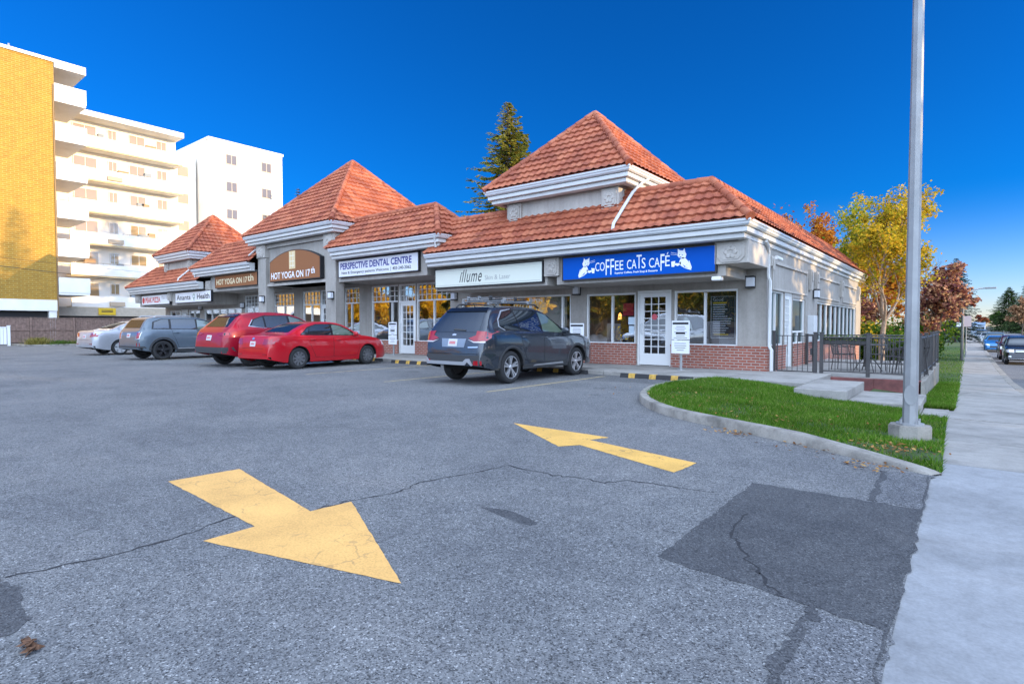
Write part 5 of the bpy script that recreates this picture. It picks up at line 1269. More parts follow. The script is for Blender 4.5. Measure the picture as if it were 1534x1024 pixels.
# 2 red sedan
SED = dict(L=4.63, W=.885, sr=1.0, sf=3.70, wr=.325, sill=.22, rim='grey', spokes=9, rimr=.66, tum=.5,
  top=[(0, .50), (.015, .66), (.045, .86), (.08, .98), (.14, 1.02), (.5, 1.045), (.72, 1.09), (1.05, 1.235), (1.4, 1.37), (1.65, 1.425), (2.1, 1.45), (2.55, 1.425), (2.85, 1.345), (3.25, 1.13), (3.5, 1.01), (3.9, .95), (4.3, .86), (4.5, .74), (4.60, .58), (4.63, .44)],
  belt=[(0, .98), (.8, 1.0), (2.2, .965), (3.4, .95), (4.63, .86)])
RED = paint('red_paint', (.40, .004, .012), .05, .3)
def sedan(name, label, sp, col, tailc=TAIL):
    c = Car(name, label, sp, col); gb = P('gloss_black', (.008, .008, .009), .15)
    c.both('window_surround', [(1.06, 1.03), (3.32, .985), (2.98, 1.20), (2.70, 1.32), (2.35, 1.375), (1.75, 1.365), (1.4, 1.27)], gb, .003)
    c.both('side_window', [(2.30, 1.02), (3.18, 1.0), (2.92, 1.19), (2.66, 1.305), (2.34, 1.35)], CGR, .007); c.both('side_window', [(1.36, 1.05), (2.22, 1.02), (2.26, 1.352), (1.78, 1.345), (1.5, 1.27)], CG, .007); c.both('side_window', [(1.12, 1.045), (1.33, 1.045), (1.45, 1.255), (1.38, 1.225)], CG, .007)
    c.door([(2.28, .34), (3.22, .34), (3.32, .6), (3.32, .97), (2.28, .995)], 2.45, .86); c.door([(1.52, .5), (1.6, .34), (2.26, .34), (2.26, .995), (1.22, 1.015), (1.36, .80)], 1.48, .88)
    c.decal('rear_window', [(-.60, 1.11), (.60, 1.11), (.47, 1.375), (-.47, 1.375)], 'B', CG, .006); c.decal('windshield', [(-.66, 1.07), (.66, 1.07), (.50, 1.37), (-.50, 1.37)], 'F', CG, .006)
    for f in (lambda p: p, mir_poly):
        c.decal('tail_lamp', f([(.50, .76), (.84, .78), (.86, .92), (.56, .93)]), 'B', tailc, .010); c.decal('head_lamp', f([(.48, .60), (.80, .66), (.78, .78), (.5, .71)]), 'F', HEADL, .01); c.decal('reflector', f([(.52, .46), (.74, .46), (.74, .49), (.52, .49)]), 'B', TAIL, .008)
    c.plate(.70, 0); c.decal('trunk_gap', [(-.52, .64), (.52, .64), (.52, .648), (-.52, .648)], 'B', SEAM, .003); c.decal('bumper_base', [(-.8, .32), (.8, .32), (.8, .40), (-.8, .40)], 'B', CLAD, .006)
    c.decal('grille', [(-.5, .42), (.5, .42), (.46, .58), (-.46, .58)], 'F', CLAD, .008); c.mirror(3.12, .99); return c
c = sedan('parked_car', 'bright red sedan parked between the red crossover and the graphite crossover', SED, RED)
c.decal('emblem', [(-.05, .90), (.05, .90), (.06, .94), (0, .97), (-.06, .94)], 'B', CHROME, .01)
c.place(-16.4, 10.4, R(5), .98)
# 3 red crossover
SUV2 = dict(SUV, L=4.57, W=.915, wr=.36, sill=.30, rim='black', spokes=5, sr=.92, sf=3.62, tum=.5,
  top=[(0, .55), (.015, .70), (.045, .88), (.09, 1.0), (.16, 1.10), (.26, 1.19), (.55, 1.46), (.64, 1.545), (.75, 1.585), (1.2, 1.645), (1.8, 1.67), (2.3, 1.64), (2.7, 1.525), (3.1, 1.31), (3.4, 1.14), (3.65, 1.07), (4.1, .99), (4.4, .89), (4.53, .72), (4.57, .5)], belt=[(0, 1.08), (.7, 1.14), (2.2, 1.06), (3.4, 1.03), (4.57, .92)])
c = Car('parked_car', 'deep red crossover with black wheel arches parked left of the red sedan', SUV2, paint('wine_paint', (.27, .005, .018), .05, .35, .4))
gb = P('gloss_black', (.008, .008, .009), .15)
c.arch_trim(.065); c.both('sill_cladding', [(1.4, .30), (3.15, .30), (3.15, .42), (1.4, .42)], CLAD)
c.both('window_surround', [(.82, 1.22), (3.34, 1.08), (3.0, 1.30), (2.7, 1.47), (2.3, 1.57), (1.4, 1.555), (1.0, 1.43)], gb, .003); c.both('side_window', [(2.26, 1.13), (3.2, 1.10), (2.94, 1.29), (2.66, 1.45), (2.3, 1.545)], CGR, .007); c.both('side_window', [(1.4, 1.175), (2.18, 1.135), (2.22, 1.548), (1.42, 1.53)], CG, .007); c.both('side_window', [(.9, 1.225), (1.34, 1.185), (1.36, 1.52), (1.05, 1.42)], CG, .007); c.both('window_chrome', [(.80, 1.215), (1.4, 1.15), (1.4, 1.165), (.84, 1.235), (1.0, 1.42), (.98, 1.43)], CHROME, .008)
c.door([(2.24, .44), (3.2, .44), (3.28, .7), (3.28, 1.07), (2.24, 1.115)], 2.4, .98); c.door([(1.46, .66), (1.58, .44), (2.22, .44), (2.22, 1.115), (1.3, 1.155), (1.34, .9)], 1.45, 1.0)
c.decal('rear_window', [(-.62, 1.20), (.62, 1.20), (.52, 1.50), (-.52, 1.50)], 'B', CG, .006); c.decal('windshield', [(-.7, 1.16), (.7, 1.16), (.54, 1.54), (-.54, 1.54)], 'F', CG, .006); c.decal('spoiler', [(-.56, 1.51), (.56, 1.51), (.52, 1.575), (-.52, 1.575)], 'B', gb, .03)
for f in (lambda p: p, mir_poly):
    c.decal('tail_lamp', f([(.36, 1.0), (.60, .94), (.86, .95), (.88, 1.03), (.62, 1.04)]), 'B', TAIL, .012); c.decal('head_lamp', f([(.45, .78), (.82, .84), (.8, .93), (.5, .86)]), 'F', HEADL, .01); c.decal('tail_lamp_wrap', f([(.6, .955), (.87, .965), (.87, 1.02), (.6, 1.02)]), 'B', gb, .009)
c.decal('bumper_cladding', [(-.9, .42), (.9, .42), (.9, .60), (-.9, .60)], 'B', CLAD, .008); c.plate(.80); c.decal('grille', [(-.5, .55), (.5, .55), (.5, .85), (-.5, .85)], 'F', CLAD, .008); c.mirror(3.1, 1.1)
c.place(-18.65, 10.2, R(4), 1.04)
# 4 grey-blue small crossover
SUV3 = dict(SUV, L=4.30, W=.90, wr=.345, sill=.28, rim='black', spokes=5, sr=.80, sf=3.47, tum=.34,
  top=[(0, .5), (.02, .72), (.05, .93), (.09, 1.04), (.15, 1.13), (.33, 1.42), (.42, 1.50), (.6, 1.535), (1.2, 1.56), (1.9, 1.55), (2.3, 1.50), (2.65, 1.35), (3.0, 1.15), (3.15, 1.06), (3.6, 1.02), (3.95, .95), (4.18, .80), (4.27, .6), (4.3, .45)], belt=[(0, 1.02), (.6, 1.05), (2.2, 1.03), (3.2, 1.0), (4.3, .92)])
c = Car('parked_car', 'grey blue small crossover with dark wheel arches and black wheels', SUV3, paint('thunder_paint', (.105, .135, .165), .3, .3))
c.arch_trim(.075); c.both('sill_cladding', [(1.25, .28), (3.0, .28), (3.0, .38), (1.25, .38)], CLAD); c.both('sill_strip', [(1.3, .385), (3.0, .385), (3.0, .42), (1.3, .42)], SILV, .008)
c.both('window_surround', [(.44, 1.10), (3.02, 1.06), (2.7, 1.27), (2.42, 1.42), (2.1, 1.48), (.8, 1.47), (.5, 1.36)], gb, .003); c.both('side_window', [(2.02, 1.10), (2.9, 1.08), (2.62, 1.27), (2.38, 1.39), (2.05, 1.45)], CGR, .007); c.both('side_window', [(1.1, 1.115), (1.96, 1.10), (1.98, 1.455), (1.12, 1.45)], CG, .007); c.both('side_window', [(.5, 1.13), (1.02, 1.12), (1.04, 1.45), (.8, 1.44), (.55, 1.34)], CG, .007)
c.door([(2.0, .44), (2.98, .44), (3.02, .7), (3.02, 1.05), (2.0, 1.085)], 2.14, .96); c.door([(1.24, .7), (1.34, .44), (1.98, .44), (1.98, 1.085), (1.1, 1.10), (1.14, .9)], 1.25, .97)
c.decal('rear_window', [(-.62, 1.14), (.62, 1.14), (.56, 1.43), (-.56, 1.43)], 'B', CG, .006); c.decal('windshield', [(-.68, 1.12), (.68, 1.12), (.58, 1.45), (-.58, 1.45)], 'F', CG, .006)
for f in (lambda p: p, mir_poly):
    c.decal('tail_lamp_ring', f([(.60, .75), (.80, .76), (.82, 1.0), (.62, 1.0)]), 'B', CHROME, .008); c.decal('tail_lamp', f([(.62, .77), (.785, .78), (.80, .98), (.64, .98)]), 'B', TAIL, .012); c.decal('head_lamp', f([(.52, .72), (.78, .74), (.78, .94), (.54, .90)]), 'F', HEADL, .012); c.decal('reflector', f([(.70, .50), (.80, .50), (.80, .62), (.70, .62)]), 'B', TAIL, .012)
c.decal('bumper_cladding', [(-.88, .38), (.88, .38), (.86, .50), (-.86, .50)], 'B', CLAD, .006); c.decal('roof_panel', [(-.56, .55), (.56, .55), (.56, 2.15), (-.56, 2.15)], 'T', paint('silver_roof', (.36, .37, .39), .4, .3), .006); c.plate(.80); c.mirror(2.85, 1.08)
for sx in (-1, 1): m = MB(); m.tube([(sx*.60, .6-c.mid, 1.51), (sx*.61, .7-c.mid, 1.575), (sx*.61, 1.9-c.mid, 1.585), (sx*.60, 2.05-c.mid, 1.51)], .018, 6); c.p('roof_rail', m, SILV, smooth=True)
c.place(-24.6, 9.75, R(4), 1.05)
# 5 silver sedan
SED2 = dict(SED, L=4.5, rim='hub', spokes=6, wr=.31, sr=1.0, sf=3.62, rimr=.7)
c = sedan('parked_car', 'silver sedan with silver hubcaps at the far left of the parked row', SED2, paint('silver_paint', (.42, .43, .46), .5, .3))
c.place(-30.0, 9.9, R(6), 1.04)
# street cars (facing the camera)
def front_suv(label, sp, col, x, y, name='parked_car'):
    c = Car(name, label, sp, col)
    c.both('window_surround', [(.5, 1.18), (3.2, 1.12), (2.75, 1.42), (2.45, 1.58), (2.2, 1.62), (.8, 1.62), (.55, 1.4)], gb, .003); c.both('side_window', [(2.0, 1.17), (3.0, 1.14), (2.6, 1.43), (2.3, 1.57), (2.02, 1.58)], CGR, .007); c.both('side_window', [(.7, 1.2), (1.92, 1.17), (1.94, 1.58), (.85, 1.58)], CG, .007)
    c.decal('windshield', [(-.70, 1.16), (.70, 1.16), (.58, 1.60), (-.58, 1.60)], 'F', CG, .006)
    c.decal('grille', [(-.40, .72), (.40, .72), (.42, .95), (-.42, .95)], 'F', CLAD, .008)
    for k in range(2): z = .79+k*.08; c.decal('grille_bar', [(-.39, z), (.39, z), (.39, z+.03), (-.39, z+.03)], 'F', CHROME, .014)
    for f in (lambda p: p, mir_poly): c.decal('head_lamp', f([(.45, .76), (.82, .78), (.82, .94), (.47, .94)]), 'F', HEADL, .012); c.decal('fog_lamp', f([(.58, .48), (.72, .48), (.72, .56), (.58, .56)]), 'F', HEADL, .012)
    c.decal('bumper_base', [(-.8, .30), (.8, .30), (.8, .42), (-.8, .42)], 'F', CLAD, .006); c.decal('bumper_strip', [(-.7, .37), (.7, .37), (.7, .40), (-.7, .40)], 'F', SILV, .012)
    c.mirror(3.02, 1.14); c.arch_trim(.05)
    for sx in (-1, 1): m = MB(); m.tube([(sx*.6, .7-c.mid, 1.66), (sx*.6, .8-c.mid, 1.74), (sx*.6, 2.0-c.mid, 1.74), (sx*.58, 2.1-c.mid, 1.68)], .02, 6); c.p('roof_rail', m, CLAD)
    c.place(x, y, math.pi, 1.0, zs(y)-.15); return c
BOXY = dict(SUV, L=4.44, W=.90, wr=.36, sill=.30, sr=.9, sf=3.52, twin=False, tum=.3, top=[(0, .55), (.02, .82), (.06, 1.05), (.12, 1.2), (.3, 1.5), (.4, 1.62), (.6, 1.68), (1.5, 1.72), (2.1, 1.70), (2.4, 1.62), (2.98, 1.20), (3.15, 1.12), (3.9, 1.07), (4.2, 1.02), (4.34, .93), (4.40, .7), (4.44, .45)], belt=[(0, 1.1), (2, 1.12), (3.2, 1.08), (4.44, 1.0)])
front_suv('black boxy crossover facing the camera nearest at the right edge', BOXY, paint('black_paint', (.012, .014, .02), .3, .25), 2.66, 48.0)
front_suv('dark maroon crossover parked behind the black one on the street', dict(BOXY, L=4.7), paint('maroon_paint_car', (.075, .012, .016), .3, .28), 2.6, 54.4)
c = sedan('parked_car', 'small bright blue car in the row on the street', dict(SED, L=4.1, sf=3.4, sr=.9, top=[(0, .5), (.05, .9), (.12, 1.0), (.5, 1.3), (.8, 1.42), (1.6, 1.48), (2.2, 1.42), (2.7, 1.18), (3.0, 1.02), (3.5, .94), (3.9, .8), (4.06, .6), (4.1, .45)]), paint('blue_paint', (.03, .16, .38), .3, .3)); c.place(2.05, 69.2, math.pi, 1, zs(69)-.15)
front_suv('pale green grey crossover behind the small blue car', dict(BOXY), paint('sage_paint', (.16, .21, .21), .4, .3), 2.15, 75.5)
c = sedan('parked_car', 'white sedan farther along the row on the street', SED2, paint('white_paint', (.6, .6, .6), .1, .3)); c.place(2.0, 98.5, math.pi, 1, zs(98)-.15)
front_suv('dark grey crossover far along the row on the street', BOXY, GREY, 1.9, 112)
front_suv('pale blue crossover at the far end of the row on the street', BOXY, paint('pale_blue_paint', (.22, .3, .4), .4, .3), 1.8, 124)
t = empty('delivery_truck', (1.5, 141, zs(141)-.15)); tag(t, 'blue grey box truck at the far end of the street', 'truck')
zt = zs(141)-.15
m = MB(); m.cbox(.4, 2.6, 141.5, 147, zt+.7, zt+3.0, .04); part('cargo_box', m, P('truck_blue', (.22, .30, .42), .5), t); m = MB(); m.cbox(.45, 2.55, 139.6, 141.45, zt+.5, zt+2.3, .15); cb = part('cab', m, P('truck_cab', (.3, .36, .44), .4), t); m = MB(); m.box(.6, 2.4, 139.55, 139.6, zt+1.4, zt+2.1); part('windshield', m, CG, t)
for x, y in ((.55, 140.6), (2.45, 140.6), (.55, 145.8), (2.45, 145.8)): m = MB(); m.lathe([(0, x-.12), (.4, x-.12), (.42, x), (.4, x+.12), (0, x+.12)], 'x', (0, y, zt+.42), 18); part('wheel', m, TYRE, t)
# ------------------------------------------------------------------ trees
def leafquads(pts, size, rnd, sq=.6):
    vs = []; fs = []
    for p in pts:
        u = V((rnd.gauss(0, 1), rnd.gauss(0, 1), rnd.gauss(0, .7))).normalized(); w = u.orthogonal().normalized(); w.rotate(Matrix.Rotation(rnd.uniform(0, 6.28), 3, u)); s = size*rnd.uniform(.6, 1.3); u = u*s; w = w*s*sq; q = len(vs)
        vs += [p-u, p+w, p+u, p-w]; fs.append((q, q+1, q+2, q+3))
    return vs, fs
def deciduous(name, label, x, y, z, H, Rr, leaf, bark, n_leaf, size, seed, bare=.0, trunk_h=.3, r0=.13, spread=1.0, cat='tree', group=None, droop=0, top_bias=0, bare_top=0):
    rnd = random.Random(seed); e = empty(name, (x, y, z)); tag(e, label, cat, group)
    m = MB(); tips = []
    def grow(p, d, L, r, lev):
        k = 4; pts = [p]; rs = [r]; q = p.copy(); dd = d.copy()
        for i in range(k):
            dd = (dd+V((rnd.gauss(0, .13), rnd.gauss(0, .13), rnd.gauss(.05-droop*lev, .08)))).normalized(); q = q+dd*(L/k); pts.append(q.copy()); rs.append(r*(1-.45*(i+1)/k))
        m.tube(pts, rs, 7 if lev < 2 else 4, cap=False)
        if lev >= 2:
            for i in range(1, k+1): tips.append((pts[i], L*.33))
        if lev < 4:
            nb = {0: 6, 1: 4, 2: 3, 3: 2}[lev]
            for j in range(nb):
                t = rnd.uniform(.35, 1) if lev else rnd.uniform(.45, 1); i = min(k-1, int(t*k)); bp = pts[i].lerp(pts[i+1], t*k-i) if i+1 <= k else pts[k]
                az = 2*math.pi*(j+rnd.random()*.7)/nb+lev; tilt = rnd.uniform(.35, .85)*spread
                a = dd.orthogonal().normalized(); a.rotate(Matrix.Rotation(az, 3, dd)); nd2 = (dd*math.cos(tilt)+a*math.sin(tilt)).normalized()
                grow(bp, nd2, L*rnd.uniform(.52, .78), rs[i]*.62, lev+1)
            if lev == 0:
                grow(pts[-1], dd, L*.85, rs[-1]*.9, 1)
    th = H*trunk_h
    pts = [V((0, 0, -.1)), V((rnd.gauss(0, .04), rnd.gauss(0, .04), th*.5)), V((rnd.gauss(0, .08), rnd.gauss(0, .08), th))]
    m.tube(pts, [r0*1.25, r0, r0*.85], 9, cap=False)
    grow(pts[-1], V((0, 0, 1)), H*.33, r0*.8, 0)
    for j in range(3):
        az = j*2.1+rnd.random(); grow(pts[-1]-V((0, 0, .1)), V((math.cos(az)*.6*spread, math.sin(az)*.6*spread, .8)).normalized(), H*.30, r0*.55, 1)
    zmax = max(p[0].z for p in tips); rm = max(math.hypot(p[0].x, p[0].y) for p in tips)
    sz = H*.96/zmax; sx = Rr*.9/rm
    m.v = [(v[0]*(1+(sx-1)*min(1, max(0, v[2]/th-.6))), v[1]*(1+(sx-1)*min(1, max(0, v[2]/th-.6))), v[2]*(1+(sz-1)*min(1, max(0, v[2]/th-.6)))) for v in m.v]
    m.build('trunk', bark, e, local=True, smooth=True, fix=False)
    P0 = []
    tips2 = [(V((p.x*sx, p.y*sx, p.z*sz if p.z > th else p.z)), s) for p, s in tips]
    tips2 = [t for t in tips2 if rnd.random() > bare and (bare_top == 0 or rnd.random() > bare_top*(t[0].z/H)**2)]
    for _ in range(n_leaf):
        p, s = rnd.choice(tips2); P0.append(p+V((rnd.gauss(0, s*.55), rnd.gauss(0, s*.55), rnd.gauss(0, s*.4))))
    vs, fs = leafquads(P0, size, rnd); MB().add(vs, fs).build('crown', leaf, e, local=True, fix=False); return e
def spruce(name, label, x, y, z, H, Rr, leaf, seed, n=60, dens=1.0, cat='tree', group=None, base=.06, size=.16):
    rnd = random.Random(seed); e = empty(name, (x, y, z)); tag(e, label, cat, group)
    m = MB(); m.tube([(0, 0, -.2), (0, 0, H*.5), (0, 0, H)], [H*.014+.05, H*.009+.02, .015], 8); vs = []; fs = []
    k = int(n*dens); 
    for i in range(k):
        t = base+(1-base)*(i+.5)/k; zz = H*t; L = Rr*(1-t)**.85*rnd.uniform(.8, 1.12)+.12; nb = rnd.randint(5, 7)
        for j in range(nb):
            az = 2*math.pi*(j+rnd.uniform(-.3, .3))/nb+i*1.1; Lb = L*rnd.uniform(.72, 1.12); c, s = math.cos(az), math.sin(az)
            up = .30*(t-.35); pts = []
            for q in range(6):
                f = q/5; pts.append(V((c*Lb*f, s*Lb*f, zz+Lb*(up*f-.32*(1-t*.6)*f*f+.14*f**4))))
            m.tube([pts[0], pts[3], pts[5]], [.02+.01*L, .012, .004], 4, cap=False)
            ns = max(5, int(Lb*11*dens))
            for q in range(ns):
                f = rnd.uniform(.12, 1); a = min(4, int(f*5)); p = pts[a].lerp(pts[a+1], f*5-a)
                for sd in (-1, 1):
                    wl = size*rnd.uniform(.7, 1.4)*(1.25-f*.5)*(1.15 if L > 1 else .8); dr = V((c*.75-sd*s*.8, s*.75+sd*c*.8, rnd.uniform(-.45, .05))).normalized()
                    w = V((0, 0, 1)).cross(dr).normalized()*wl*.26+V((0, 0, -wl*rnd.uniform(.05, .3))); o = len(vs)
                    vs += [p-w*.3, p+dr*wl*.6-w*.5, p+dr*wl, p+dr*wl*.5+w]; fs.append((o, o+1, o+2, o+3))
    m.build('trunk', BARK, e, local=True, fix=False); MB().add(vs, fs).build('crown', leaf, e, local=True, fix=False); return e
SPR = leaf_mat('spruce_needles', [(0, (.02, .045, .018)), (.5, (.045, .08, .03)), (1, (.085, .11, .035))], .15)
SPRY = leaf_mat('spruce_needles_warm', [(0, (.03, .05, .015)), (.5, (.09, .10, .025)), (1, (.18, .14, .03))], .2)
BLUES = leaf_mat('blue_spruce_needles', [(0, (.03, .06, .055)), (.6, (.07, .11, .10)), (1, (.12, .16, .13))], .15)
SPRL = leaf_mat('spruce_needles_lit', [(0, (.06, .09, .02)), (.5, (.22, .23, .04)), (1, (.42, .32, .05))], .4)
YEL = leaf_mat('yellow_leaves', [(0, (.22, .24, .02)), (.35, (.44, .35, .03)), (.75, (.64, .42, .03)), (1, (.72, .44, .05))], .5)
YEG = leaf_mat('yellow_green_leaves', [(0, (.10, .18, .02)), (.4, (.24, .30, .03)), (.75, (.45, .40, .03)), (1, (.62, .42, .05))], .5)
OLV = leaf_mat('olive_leaves', [(0, (.03, .06, .012)), (.55, (.09, .12, .02)), (.8, (.28, .22, .03)), (1, (.6, .38, .04))], .45)
GOLD = leaf_mat('golden_leaves', [(0, (.5, .28, .015)), (.5, (.8, .50, .025)), (1, (.9, .64, .05))], .5)
ORG = leaf_mat('orange_leaves', [(0, (.22, .06, .02)), (.4, (.42, .14, .02)), (.8, (.52, .24, .03)), (1, (.5, .32, .05))], .5)
REDL = leaf_mat('red_leaves', [(0, (.14, .03, .03)), (.6, (.30, .07, .04)), (1, (.42, .18, .06))], .45)
PLUM = leaf_mat('plum_leaves', [(0, (.10, .035, .045)), (.4, (.28, .11, .09)), (.7, (.52, .26, .15)), (1, (.66, .40, .18))], .35)
GRN = leaf_mat('green_leaves', [(0, (.03, .08, .012)), (.6, (.08, .17, .02)), (1, (.2, .26, .04))], .45)
TAN = leaf_mat('tan_leaves', [(0, (.22, .11, .06)), (.6, (.40, .22, .12)), (1, (.5, .32, .18))], .45)
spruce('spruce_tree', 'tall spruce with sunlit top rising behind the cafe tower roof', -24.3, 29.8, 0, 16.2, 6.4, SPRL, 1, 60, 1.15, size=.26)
spruce('spruce_tree', 'tip of a yellow lit spruce just showing over the middle tower roof', -55.6, 33.0, 0, 15.8, 3.2, SPRY, 2, 50)
spruce('spruce_tree', 'dark spruce beside the farther street lamp', -1.4, 95.9, -1, 11.2, 4.0, BLUES, 3, 56, 1.1, size=.22)
spruce('spruce_tree', 'small bluish spruce left of the yellow crowned tree', -10.6, 63.2, -1, 12.2, 3.0, BLUES, 4, 50, size=.2)
spruce('spruce_tree', 'tall dark spruce across the street at the right edge', 13.2, 205, -.8, 15, 8.5, SPR, 5, 54, size=.34)
spruce('spruce_tree', 'pointed green spruce across the street left of the tan tree', 9.8, 235, -.8, 14.0, 8.0, SPR, 6, 54, size=.36)
deciduous('autumn_tree', 'pale barked tree with a bright yellow green crown behind the patio', -3.3, 33.4, -.9, 9.3, 3.7, YEL, BARK_L, 13500, .08, 11, bare=.08, trunk_h=.27, r0=.13, spread=.72)
deciduous('autumn_tree', 'yellow green tree half hidden behind the back corner of the plaza', -6.3, 36.6, -.9, 9.6, 3.2, YEG, BARK_L, 11000, .085, 27, bare=.08, trunk_h=.25, spread=.75)
deciduous('plum_tree', 'purple leaved plum tree right of the near lamp pole', -1.6, 45.2, -.95, 6.4, 3.0, PLUM, BARK, 7500, .11, 12, trunk_h=.22, spread=1.15)
deciduous('plum_tree', 'purple leaved plum tree below the orange maple behind the building end', -5.9, 42.2, -.95, 5.2, 2.9, PLUM, BARK, 6000, .11, 13, trunk_h=.22, spread=1.15)
deciduous('maple_tree', 'orange maple rising above the right end of the plaza roof', -8.7, 48.5, -1, 12.2, 4.2, ORG, BARK, 11000, .12, 14, bare=.1, trunk_h=.3, bare_top=.2)
deciduous('maple_tree', 'nearly bare red leaved maple showing just above the cafe roof', -12.3, 47.0, -1, 12.4, 3.6, REDL, BARK, 1800, .12, 15, bare=.3, trunk_h=.3, bare_top=.4)
deciduous('maple_tree', 'small orange maple filling the gap behind the yellow crowned tree', -5.6, 50.5, -1, 9.2, 4.4, ORG, BARK, 12000, .12, 25, trunk_h=.22)
deciduous('bare_tree', 'leafless branching tree right of the near lamp pole', -2.4, 52, -1, 8.8, 3.6, ORG, BARK, 260, .1, 16, trunk_h=.3, spread=1.1)
deciduous('autumn_tree', 'tan leaved tree across the street at the right edge', 9.6, 172, -.9, 9.0, 3.6, TAN, BARK, 4200, .24, 17, trunk_h=.2)
deciduous('autumn_tree', 'low orange tree far down the left side of the street', -6.0, 150, -1, 5.2, 3.4, TAN, BARK, 3500, .24, 18, trunk_h=.2)
deciduous('autumn_tree', 'low reddish tree at the end of the street', 5.5, 330, -.3, 6.5, 5, REDL, BARK, 2500, .4, 19, trunk_h=.2)
deciduous('autumn_tree', 'low golden tree at the end of the street left of the truck', -2.5, 300, -.5, 6.0, 4.5, TAN, BARK, 2500, .4, 20, trunk_h=.2)
deciduous('autumn_tree', 'hazy grey green tree at the end of the street right of the truck', 9, 300, -.5, 7.5, 5, GRN, BARK, 2500, .4, 21, trunk_h=.2)
def bush(name, label, x, y, z, rx, ry, h, leaf, n, size, seed, cat='bush'):
    rnd = random.Random(seed); e = empty(name, (x, y, z)); tag(e, label, cat); m = MB(); P0 = []
    cl = [(rnd.gauss(0, rx*.45), rnd.gauss(0, ry*.45), h*rnd.uniform(.2, .85)) for _ in range(26)]
    for a, b2, c2 in cl: m.tube([(0, 0, -.05), (a*.5, b2*.5, c2*.5), (a, b2, c2)], [.025, .015, .006], 5, cap=False)
    g1 = lambda s: max(-1.7*s, min(1.7*s, rnd.gauss(0, s)))
    cl = [(max(-rx, min(rx, a)), max(-ry, min(ry, b2)), c2) for a, b2, c2 in cl]
    for _ in range(n):
        a, b2, c2 = rnd.choice(cl); P0.append(V((a+g1(rx*.2), b2+g1(ry*.2), max(.03, c2+rnd.gauss(0, h*.14)))))
    m.build('stem', BARK, e, local=True, fix=False); vs, fs = leafquads(P0, size, rnd); MB().add(vs, fs).build('foliage', leaf, e, local=True, fix=False)
bush('bush', 'bright green bush by the lawn behind the patio railing', -2.4, 48.2, -.95, 1.5, 2.2, 2.6, GRN, 5000, .10, 31)
bush('bush', 'green bush under the trees behind the patio', -5.2, 40.3, -.95, 2.2, 1.5, 2.3, GRN, 5000, .10, 32)
bush('bush', 'low dark green bush beyond the patio corner', -3.0, 38.5, -.95, 1.4, 1.3, 1.5, GRN, 3500, .09, 33)
bush('shrub', 'red flowering shrub at the corner of the patio', -2.0, 41.5, -.95, .6, .6, 1.7, REDL, 900, .07, 34, 'shrub')
bush('hedge', 'dark hedge far along the left of the sidewalk', -5.2, 75, -1, 1.2, 6, 2.0, SPR, 4000, .16, 35, 'hedge')
bush('shrub', 'yellow green shrub behind the low parkade end', -8.0, 38, -.9, 3.0, 2.0, 3.0, YEL, 5000, .11, 36, 'shrub')
# trees across the street (outside the photograph) that throw the long shadows, and golden trees mirrored in the shop glass
rt = random.Random(40)
sh = deciduous('street_tree', 'tall leafy tree across the street outside the view', 19, 8, -.2, 8.2, 3.6, ORG, BARK, 6500, .17, 41, trunk_h=.14, group='trees across the street', spread=1.1)
ss = spruce('street_spruce', 'tall spruce across the street outside the view', 23, 13, -.2, 11, 3.2, SPR, 42, 40, group='trees across the street', size=.3)
for x, y, k, s, rz in ((20, 2.5, 0, .95, 1), (18, 13.5, 0, 1.0, 2), (20, 19, 0, .9, 3), (18.5, 24.5, 0, 1.02, 4), (21, 30, 0, .92, 5), (19, 36, 0, 1.0, .5), (25, 5, 0, .9, 2.5), (25, 16, 0, .92, 3.5), (26, 27, 0, .88, 4.5), (25, 38, 0, .95, 5.5), (22, 21.5, 1, .85, 1), (24, 33, 1, .9, 2), (26, 10, 0, .8, 2.2), (24, 0, 0, .85, .3), (30, 20, 0, .9, 3), (30, 12, 0, .9, 2), (30, 4, 0, .9, 1), (30, 28, 0, .9, 4), (23, 23.5, 0, .95, 2.9), (26.5, 22.5, 0, .95, 1.3), (22, 26.5, 0, .9, 5.1)):
    t = copy_tree(ss if k else sh); t.location = (x, y, -.25); t.scale = (s*1.1, s*1.1, s); t.rotation_euler = (0, 0, rz)
t = copy_tree(ss); t.location = (15, 34, -.25); t.scale = (1.25, 1.25, 1.7); t.rotation_euler = (0, 0, 2)
gt2 = deciduous('golden_tree', 'golden leaved tree behind the viewpoint mirrored in the shop windows', -45, -27.5, 0, 9.5, 4.6, GOLD, BARK, 11000, .2, 51, trunk_h=.06, group='golden trees mirrored in the shop glass', spread=1.15)
for k in range(7):
    t = copy_tree(gt2); q = random.Random(k+60); x = -53-8.2*k; t.location = (x, -27.5+.165*(-45-x)+q.uniform(-1.2, 1.2), 0); f = q.uniform(.82, 1.1); t.scale = (f, f, f*q.uniform(.9, 1.1)); t.rotation_euler = (0, 0, q.uniform(0, 6))
bk = empty('added_building', (-45, -44, 0)); tag(bk, 'long low brown brick building added unseen behind the viewpoint to block low sky', 'building')  # added out of view to keep low bright sky out of the reflections
m = MB(); m.box(-130, 8, -52, -40, 0, 6.6); part('wall', m, brick_mat('dark_brick', (.16, .085, .05), (.12, .065, .04), (.2, .16, .12)), bk); m = MB(); m.box(-130.3, 8.3, -52.3, -39.7, 6.6, 7.0); part('roof_slab', m, STUC_L, bk)
for k in range(22):
    m = MB(); x = -126+k*6.0; m.box(x, x+2.2, -40, -39.93, 1.0, 2.5); m.box(x, x+2.2, -40, -39.93, 4.0, 5.4); part('window', m, AGLASS, bk)
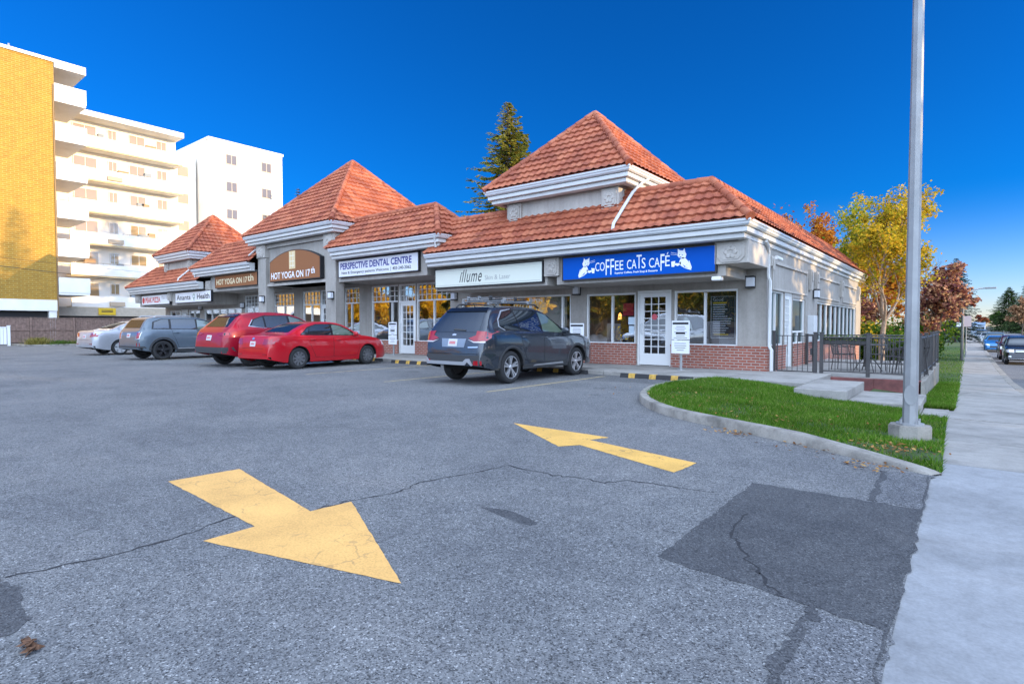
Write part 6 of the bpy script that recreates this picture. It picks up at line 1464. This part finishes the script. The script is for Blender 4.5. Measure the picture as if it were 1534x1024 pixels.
gr2 = deciduous('green_tree', 'dark olive tree behind the viewpoint mirrored in the cafe windows', 2, -34, 0, 9.0, 4.8, OLV, BARK, 9000, .22, 52, trunk_h=.05, group='green trees mirrored in the shop glass', spread=1.15)
for x, y, f, rz in ((-7, -31, .9, 1.9), (-17, -30, 1, 4.4), (-26, -29.5, .95, 5.2), (-35, -28.5, 1, .3), (-12, -36.5, 1.05, 1), (-22, -36, 1.0, 2), (-32, -36, 1.1, 3), (-43, -35, 1, 4), (-55, -34, 1.1, 5), (-67, -33, 1.1, 2), (-104, -25, 1.2, 1.2), (-112, -21, 1.1, 2.4), (-121, -26, 1.1, 3.3), (-128, -16, 1.2, .7)):
    t = copy_tree(gr2); t.location = (x, y, 0); t.scale = (f, f, f); t.rotation_euler = (0, 0, rz)
# ------------------------------------------------------------------ light and camera
SKY_FILL = (6.1, 7.3, 8.9)
EL, AZ = R(7.0), R(20.0)                   # sun azimuth measured from +X towards +Y
d = V((math.cos(EL)*math.cos(AZ), math.cos(EL)*math.sin(AZ), math.sin(EL)))
sun = bpy.data.lights.new('sun', 'SUN'); sun.energy = 2.3; sun.angle = R(.5); sun.color = (1.0, .70, .34)
so = bpy.data.objects.new('sun', sun); C.objects.link(so); so.rotation_euler = d.to_track_quat('Z', 'Y').to_euler()
w = bpy.data.worlds.new('World'); scene.world = w; w.use_nodes = True; n = w.node_tree; n.nodes.clear()
sky = n.nodes.new('ShaderNodeTexSky'); sky.sky_type = 'NISHITA'; sky.sun_disc = False; sky.sun_elevation = EL; sky.sun_rotation = math.pi/2-AZ
sky.air_density = 1.0; sky.dust_density = .2; sky.ozone_density = 3.0; sky.altitude = 1050
def wn(t, **k): return nd(n, t, **k)
tc = n.nodes.new('ShaderNodeTexCoord'); sep = n.nodes.new('ShaderNodeSeparateXYZ'); n.links.new(tc.outputs['Generated'], sep.inputs[0])
lowmix = wn('ShaderNodeMapRange', interpolation_type='SMOOTHSTEP'); lowmix.inputs['From Min'].default_value = -.02; lowmix.inputs['From Max'].default_value = .20; n.links.new(sep.outputs[2], lowmix.inputs[0])
grade = mixc(n, lowmix.outputs[0], (.62, .60, .86), (.012, .28, .62))
deep = mixc(n, 1.0, sky.outputs[0], grade, 'MULTIPLY')
# broad pale fill glow added to the sky behind and above the viewpoint
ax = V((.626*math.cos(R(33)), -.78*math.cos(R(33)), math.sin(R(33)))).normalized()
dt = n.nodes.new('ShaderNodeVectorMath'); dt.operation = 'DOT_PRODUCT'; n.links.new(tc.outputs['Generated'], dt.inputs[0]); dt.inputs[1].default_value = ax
fill_lobe = wn('ShaderNodeMapRange', interpolation_type='SMOOTHSTEP'); fill_lobe.inputs['From Min'].default_value = -.02; fill_lobe.inputs['From Max'].default_value = .75; n.links.new(dt.outputs['Value'], fill_lobe.inputs[0])
vc = mixc(n, fill_lobe.outputs[0], (0, 0, 0), SKY_FILL)
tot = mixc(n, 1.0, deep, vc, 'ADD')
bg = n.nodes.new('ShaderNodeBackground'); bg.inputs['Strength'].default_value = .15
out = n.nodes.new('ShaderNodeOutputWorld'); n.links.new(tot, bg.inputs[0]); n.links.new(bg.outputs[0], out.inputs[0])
scene.view_settings.view_transform = 'Standard'; scene.view_settings.look = 'None'; scene.view_settings.gamma = 1; scene.view_settings.exposure = 1.6
cam = bpy.data.cameras.new('camera'); cam.sensor_width = 36; cam.lens = 850*36/1534; cam.clip_end = 3000; cam.clip_start = .05
co = bpy.data.objects.new('camera', cam); C.objects.link(co); co.location = (0, 0, 1.3); co.rotation_euler = (math.pi/2-math.atan(25/850), 0, math.atan(683/850)); scene.camera = co
scene.cycles.max_bounces = 8; scene.cycles.transparent_max_bounces = 12; scene.cycles.use_denoising = True
